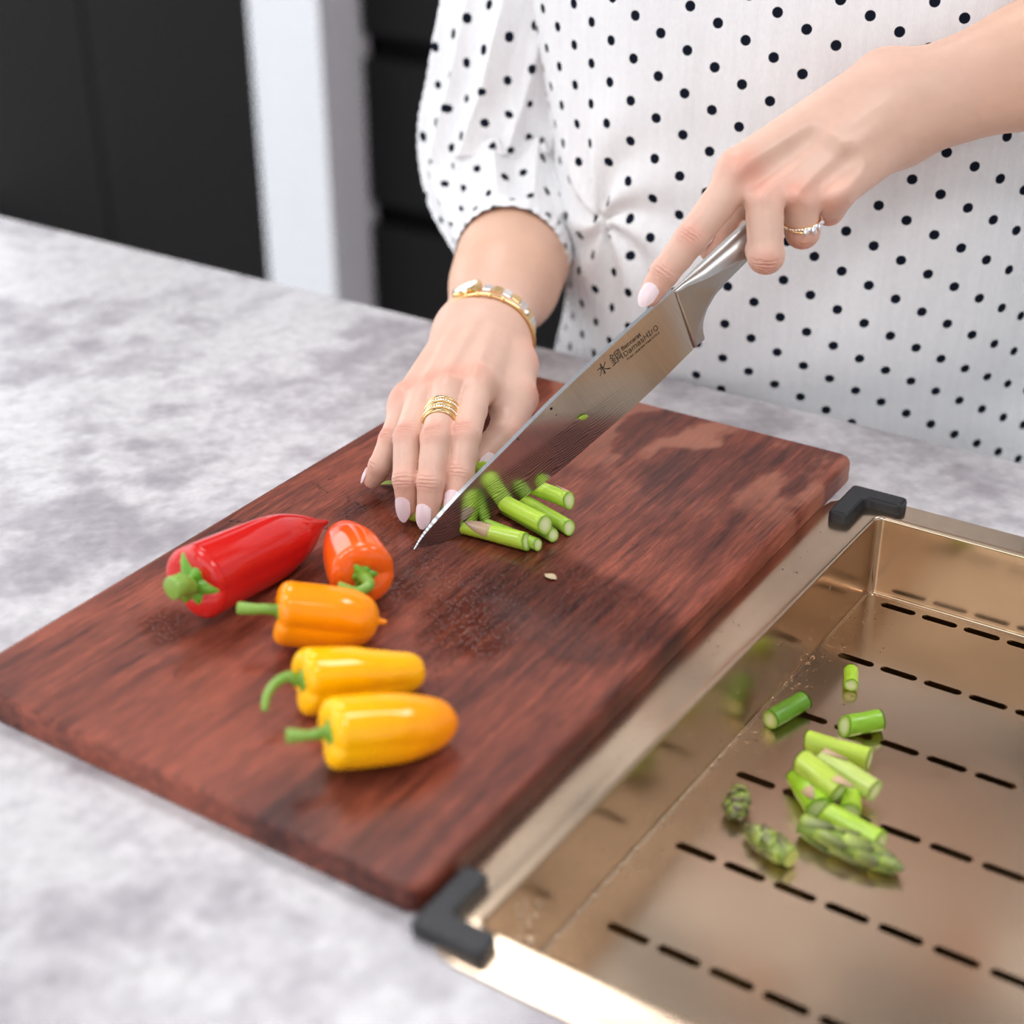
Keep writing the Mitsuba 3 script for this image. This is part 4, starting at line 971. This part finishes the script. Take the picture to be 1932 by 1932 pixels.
# she stands turned a little towards the sink
ph = math.radians(20); piv = np.array([TX, .60, 0]); Rz = np.array([[math.cos(ph), -math.sin(ph), 0], [math.sin(ph), math.cos(ph), 0], [0, 0, 1]])
Vs = (Vs - piv) @ Rz.T + piv
low_ = (Vs[:, 2] < .0) & (Vs[:, 2] > -.08); Vs[:, 1] += .5005 - Vs[low_, 1].min()
def project(P):
    d = P - CAM; z = d @ FWD; return np.c_[966 + FPX * (d @ RGT) / z, 966 - FPX * (d @ UP) / z], z
pp_, zz_ = project(Vs); cand = np.where((np.abs(pp_ - [1300, 94]).max(1) < 8) & (zz_ < 1.02))[0]
UVs = UVs - UVs[cand[np.argmin(np.linalg.norm(pp_[cand] - [1300, 94], axis=1))]]
SH = add('blouse', (Vs, Fs), 'blouse_cloth', PN, smooth=True, uv=UVs, label='loose off-white blouse with black polka dots')
def sleeve(path, rad, ref, folds, seed, name_label, cuff_r, bulge=None):
    m, n = 150, 260; P = spline(np.array(path), m); r = spline(np.array(rad), m)
    r = r[:, 0] if r.ndim > 1 else r
    kk = np.ones(27) / 27; P = np.stack([np.convolve(np.pad(P[:, c_], 13, mode='reflect', reflect_type='odd'), kk, 'valid') for c_ in range(3)], 1)
    t, X, Y = frames(P, ref); th = np.linspace(0, 2 * np.pi, n + 1); rings, UV = [], []
    L = np.r_[0, np.cumsum(np.linalg.norm(np.diff(P, axis=0), axis=1))]
    for i in range(m):
        s = i / (m - 1); amp = 1.25 * folds * np.sin(np.pi * min(1, s * 1.12)) ** .7 * (.55 + .45 * s)
        w = th + .35 * math.sin(s * 4 + seed) * 0.5
        f = amp * (.45 * np.sin(5 * w + seed + 1.0 * s) + .55 * (1 - 2 * np.abs(np.sin(5.5 * w + 2 * seed - 1.2 * s)) ** .8) + .5 * (meshkit.fbm(np.c_[np.cos(th) * 2.2 + seed, np.sin(th) * 2.2, th * 0 + s * 2.2], 3) - .5) * 2)
        if s > .86: f += .0004 * np.sin(30 * th + 3 * np.sin(3 * th)) * min(1, (s - .86) / .08)
        rr = r[i] + f; R = P[i] + (rr * np.cos(th))[:, None] * X[i] + (rr * np.sin(th))[:, None] * Y[i]
        rings.append(R); UV.append(np.c_[th * .052, np.full(n + 1, -L[i])])
    RR = np.array(rings); CL = np.vstack([np.zeros((1, n + 1)), np.cumsum(np.linalg.norm(np.diff(RR, axis=0), axis=2), axis=0)]); CL = .5 * CL + .5 * CL.mean(1, keepdims=True); UV = [np.c_[u_[:, 0], -CL[i_]] for i_, u_ in enumerate(UV)]
    V, F = loft(rings, False, False, closed=False); UV = np.vstack(UV); c, s_ = math.cos(.15), math.sin(.15)
    return V, F, UV @ np.array([[c, s_], [-s_, c]]) + [.0031 * seed, .007]
cuffR = EL + axR * -.022 + np.array([0, 0, .004])
p0 = np.array([-.300, .640, .345]); p1 = aty(985, 0, .575); p2 = aty(960, 150, .570); p3 = aty(944, 262, .562); p4 = aty(950, 335, .556); p5 = EL + (wR - EL) * .22 + [0, 0, .003]; p6 = EL + (wR - EL) * .38 + [0, 0, .001]
V, F, U = sleeve([p0, p1, p2, p3, p4, p5, p6], [.054, .052, .0505, .0520, .0530, .0415, .0385], [1.0, 0, 0], .0085, 1.0, '', 0)
add('sleeve', (V, F), 'blouse_cloth', SH, smooth=True, uv=U, label='full gathered sleeve ending at the elbow')
q0 = np.array([.120, .645, .390]); q1 = np.array([.160, .630, .345]); q2 = np.array([.168, .610, .300]); q3 = ELL + np.array([.004, -.004, -.002]); q4 = ELL - axL * .035; q5 = ELL - axL * .062; q6 = ELL - axL * .074
V, F, U = sleeve([q0, q1, q2, q3, q4, q5, q6], [.052, .058, .062, .062, .060, .046, .042], [1.0, 0, 0], .0085, 2.0, '', 0)
add('sleeve', (V, F), 'blouse_cloth', SH, smooth=True, uv=U, label='full gathered sleeve on the knife arm')
def leg(sx):
    return tube(spline([[TX + sx * .085, .66, -.30], [TX + sx * .09, .655, -.55], [TX + sx * .092, .66, -.80], [TX + sx * .095, .64, FZ + .004]], 20), np.linspace(.095, .055, 20), 24)
hips = trimesh.creation.icosphere(3); hv = hips.vertices * [.17, .115, .13] + [TX, .665, -.24]
add('trousers', join([leg(-1), leg(1), (hv, hips.faces)]), 'trousers_cloth', PN, smooth=True, label='dark trousers behind the counter')

# ------------------------------------------------------------------ jewellery
def ellipse_path(c, nrm, xdir, rx, ry, n=90):
    n_ = unit(nrm); x = unit(xdir - (xdir @ n_) * n_); y = np.cross(n_, x); a = np.arange(n) * 2 * np.pi / n
    return c + rx * np.cos(a)[:, None] * x + ry * np.sin(a)[:, None] * y
def band(path, c, nrm, w, th):
    """flat-ish band: a closed strip of oval section"""
    n_ = unit(nrm); rings = []
    a = np.arange(14) * 2 * np.pi / 14
    for p in path:
        o = unit(p - c - ((p - c) @ n_) * n_)
        rings.append(p + (np.cos(a) * th)[:, None] * o + (np.sign(np.sin(a)) * np.abs(np.sin(a)) ** .6 * w)[:, None] * n_)
    rings.append(rings[0]); return loft(rings, False, False)
# five thin rings on the middle finger of the right hand
fa, fb_ = rM[0], rM[1]; fx = unit(fb_ - fa)
for i, (t, kind, lab) in enumerate([(.50, 'plain', 'plain gold ring nearest the knuckle in the stack on the pressing hand'), (.557, 'bead', 'upper diamond-beaded gold ring in the stack on the pressing hand'), (.614, 'plain', 'plain gold ring in the middle of the stack on the pressing hand'),
                                   (.671, 'bead', 'lower diamond-beaded gold ring in the stack on the pressing hand'), (.735, 'wide', 'plain gold ring nearest the fingertip in the stack on the pressing hand')]):
    c = fa + (fb_ - fa) * t; r = .0093 + (.0082 - .0093) * t + .0007
    dorR = infoR[1][2][0]; c = c - dorR * .0002
    k = thing('finger_ring', lab, 'ring', 'stacked rings')
    pth = ellipse_path(c, fx, dorR, r, r)
    add('band', band(pth, c, fx, .00115 if kind != 'wide' else .0015, .0006), 'gold', k, smooth=40)
    if kind == 'bead':
        bl = []
        for p in ellipse_path(c, fx, dorR, r + .0004, r + .0004, 44):
            s = trimesh.creation.icosphere(1, .00062); bl.append((s.vertices + p, s.faces))
        add('beads', join(bl), 'crystal', k, smooth=False, label='row of tiny clear stones')
# diamond ring on the ring finger of the left hand
fa, fb_ = lR[0], lR[1]; fx = unit(fb_ - fa); c = fa + (fb_ - fa) * .80; r = .0098
k = thing('finger_ring', 'diamond ring with a cluster of stones on the hand gripping the knife', 'ring')
dl = unit(camd - (camd @ fx) * fx); sd = np.cross(fx, dl)
add('band', band(ellipse_path(c, fx, dl, r, r), c, fx, .0009, .0006), 'gold', k, smooth=40)
gem = trimesh.creation.icosphere(1, 1.0)
st = []
for p in ellipse_path(c, fx, dl, r + .0004, r + .0004, 40): st.append((gem.vertices * .00072 + p, gem.faces))
add('stones', join(st), 'crystal', k, smooth=False, label='row of small clear stones around the band')
rr_ = unit(RGT - (RGT @ fx) * fx)
for i, (ax_, al, sz) in enumerate([(.95, .0018, .0016), (.55, .0021, .0017), (.15, .0020, .0015), (.75, .0006, .0013), (.35, .0008, .0013), (1.25, .0012, .0013), (.62, .0035, .0012), (.98, .0033, .0011)]):
    o = math.cos(ax_) * dl + math.sin(ax_) * rr_; p = c + o * (r + .0012) + fx * (al - .0006)
    add('diamond', (gem.vertices * [sz, sz, sz] + p, gem.faces), 'crystal', k, smooth=False, label='clear faceted diamond' if i == 0 else None)
sp_ = [c + (r + .0004) * (math.cos(a_) * dl + math.sin(a_) * rr_) + fx * (.0001 + .0022 * s_) for a_, s_ in zip(np.linspace(-.9, .35, 12), np.linspace(0, 1, 12))]
add('shoulder', tube(np.array(sp_), .0005, 8), 'gold', k, smooth=True)
# bangle and watch on the right wrist
nb = unit(axR + .10 * side)
cb = at(908, 634, .0420) + side * .0025
kb = thing('bangle', 'thin gold bangle hanging loose around the wrist in front of the watch', 'bangle')
pth = ellipse_path(cb, nb, side, .0305, .0272, 120)
add('hoop', tube(pth, .00115, 12, closed=True), 'gold', kb, smooth=True)
for i, a_ in enumerate(np.radians([68, 84, 98, 112])):
    y_ = np.cross(nb, unit(side - (side @ nb) * nb)); p = cb + .0305 * math.cos(a_) * unit(side - (side @ nb) * nb) + .0272 * math.sin(a_) * y_ * (1 if y_[2] > 0 else -1)
    add('bead', (gem.vertices * [.0018, .0018, .0018] + p, gem.faces), 'gold', kb, smooth=True, label='small gold bead on the hoop' if i == 0 else None)
y_ = np.cross(nb, unit(side - (side @ nb) * nb)); y_ = y_ if y_[2] > 0 else -y_
p = cb + .0305 * math.cos(.62) * side + .0272 * math.sin(.62) * y_ + side * .0006 + y_ * .0006
add('clasp', (gem.vertices * .0020 + p, gem.faces), 'silver', kb, smooth=True, label='silver end bead')
kw = thing('wrist_watch', 'gold and silver wristwatch with a white dial behind the bangle', 'watch')
cw = cb - side * .0015 + nb * .0135 + np.array([0, 0, .001]); nx_ = unit(side - (side @ nb) * nb)
yy_ = np.cross(nb, nx_); yy_ = yy_ if yy_[2] > 0 else -yy_
for i in range(26):
    a_ = math.radians(-80 + i * 340 / 26)
    if 92 < math.degrees(a_) < 142: continue
    p = cw + .0282 * math.cos(a_) * nx_ + .0248 * math.sin(a_) * yy_; o = unit(math.cos(a_) * nx_ / .0282 + math.sin(a_) * yy_ / .0248); tt = np.cross(nb, o)
    bxm = boxm([-.0029, -.0042, -.0010], [.0029, .0042, .0010], .0008); add('link', xf(bxm, M3(tt, nb, o, p)), 'silver' if i % 2 else 'gold', kw, smooth=40)
a_ = math.radians(117); o = unit(math.cos(a_) * nx_ / .0282 + math.sin(a_) * yy_ / .0248); tt = np.cross(nb, o); p = cw + .0292 * math.cos(a_) * nx_ + .0258 * math.sin(a_) * yy_
case = trimesh.creation.revolve(np.array([[0, -.003], [.0088, -.003], [.0098, -.0015], [.0098, .0012], [.0088, .0022], [.0078, .0022], [.0078, .0014], [0, .0014]]), sections=48)
add('case', xf(case, M3(tt, nb, o, p)), 'gold', kw, smooth=30, label='round gold watch case')
dial = trimesh.creation.revolve(np.array([[0, .0014], [.0077, .0014], [.0077, .0020], [.004, .0026], [0, .0028]]), sections=48)
add('dial', xf(dial, M3(tt, nb, o, p)), 'watch_white', kw, smooth=30, label='white dial under glass')
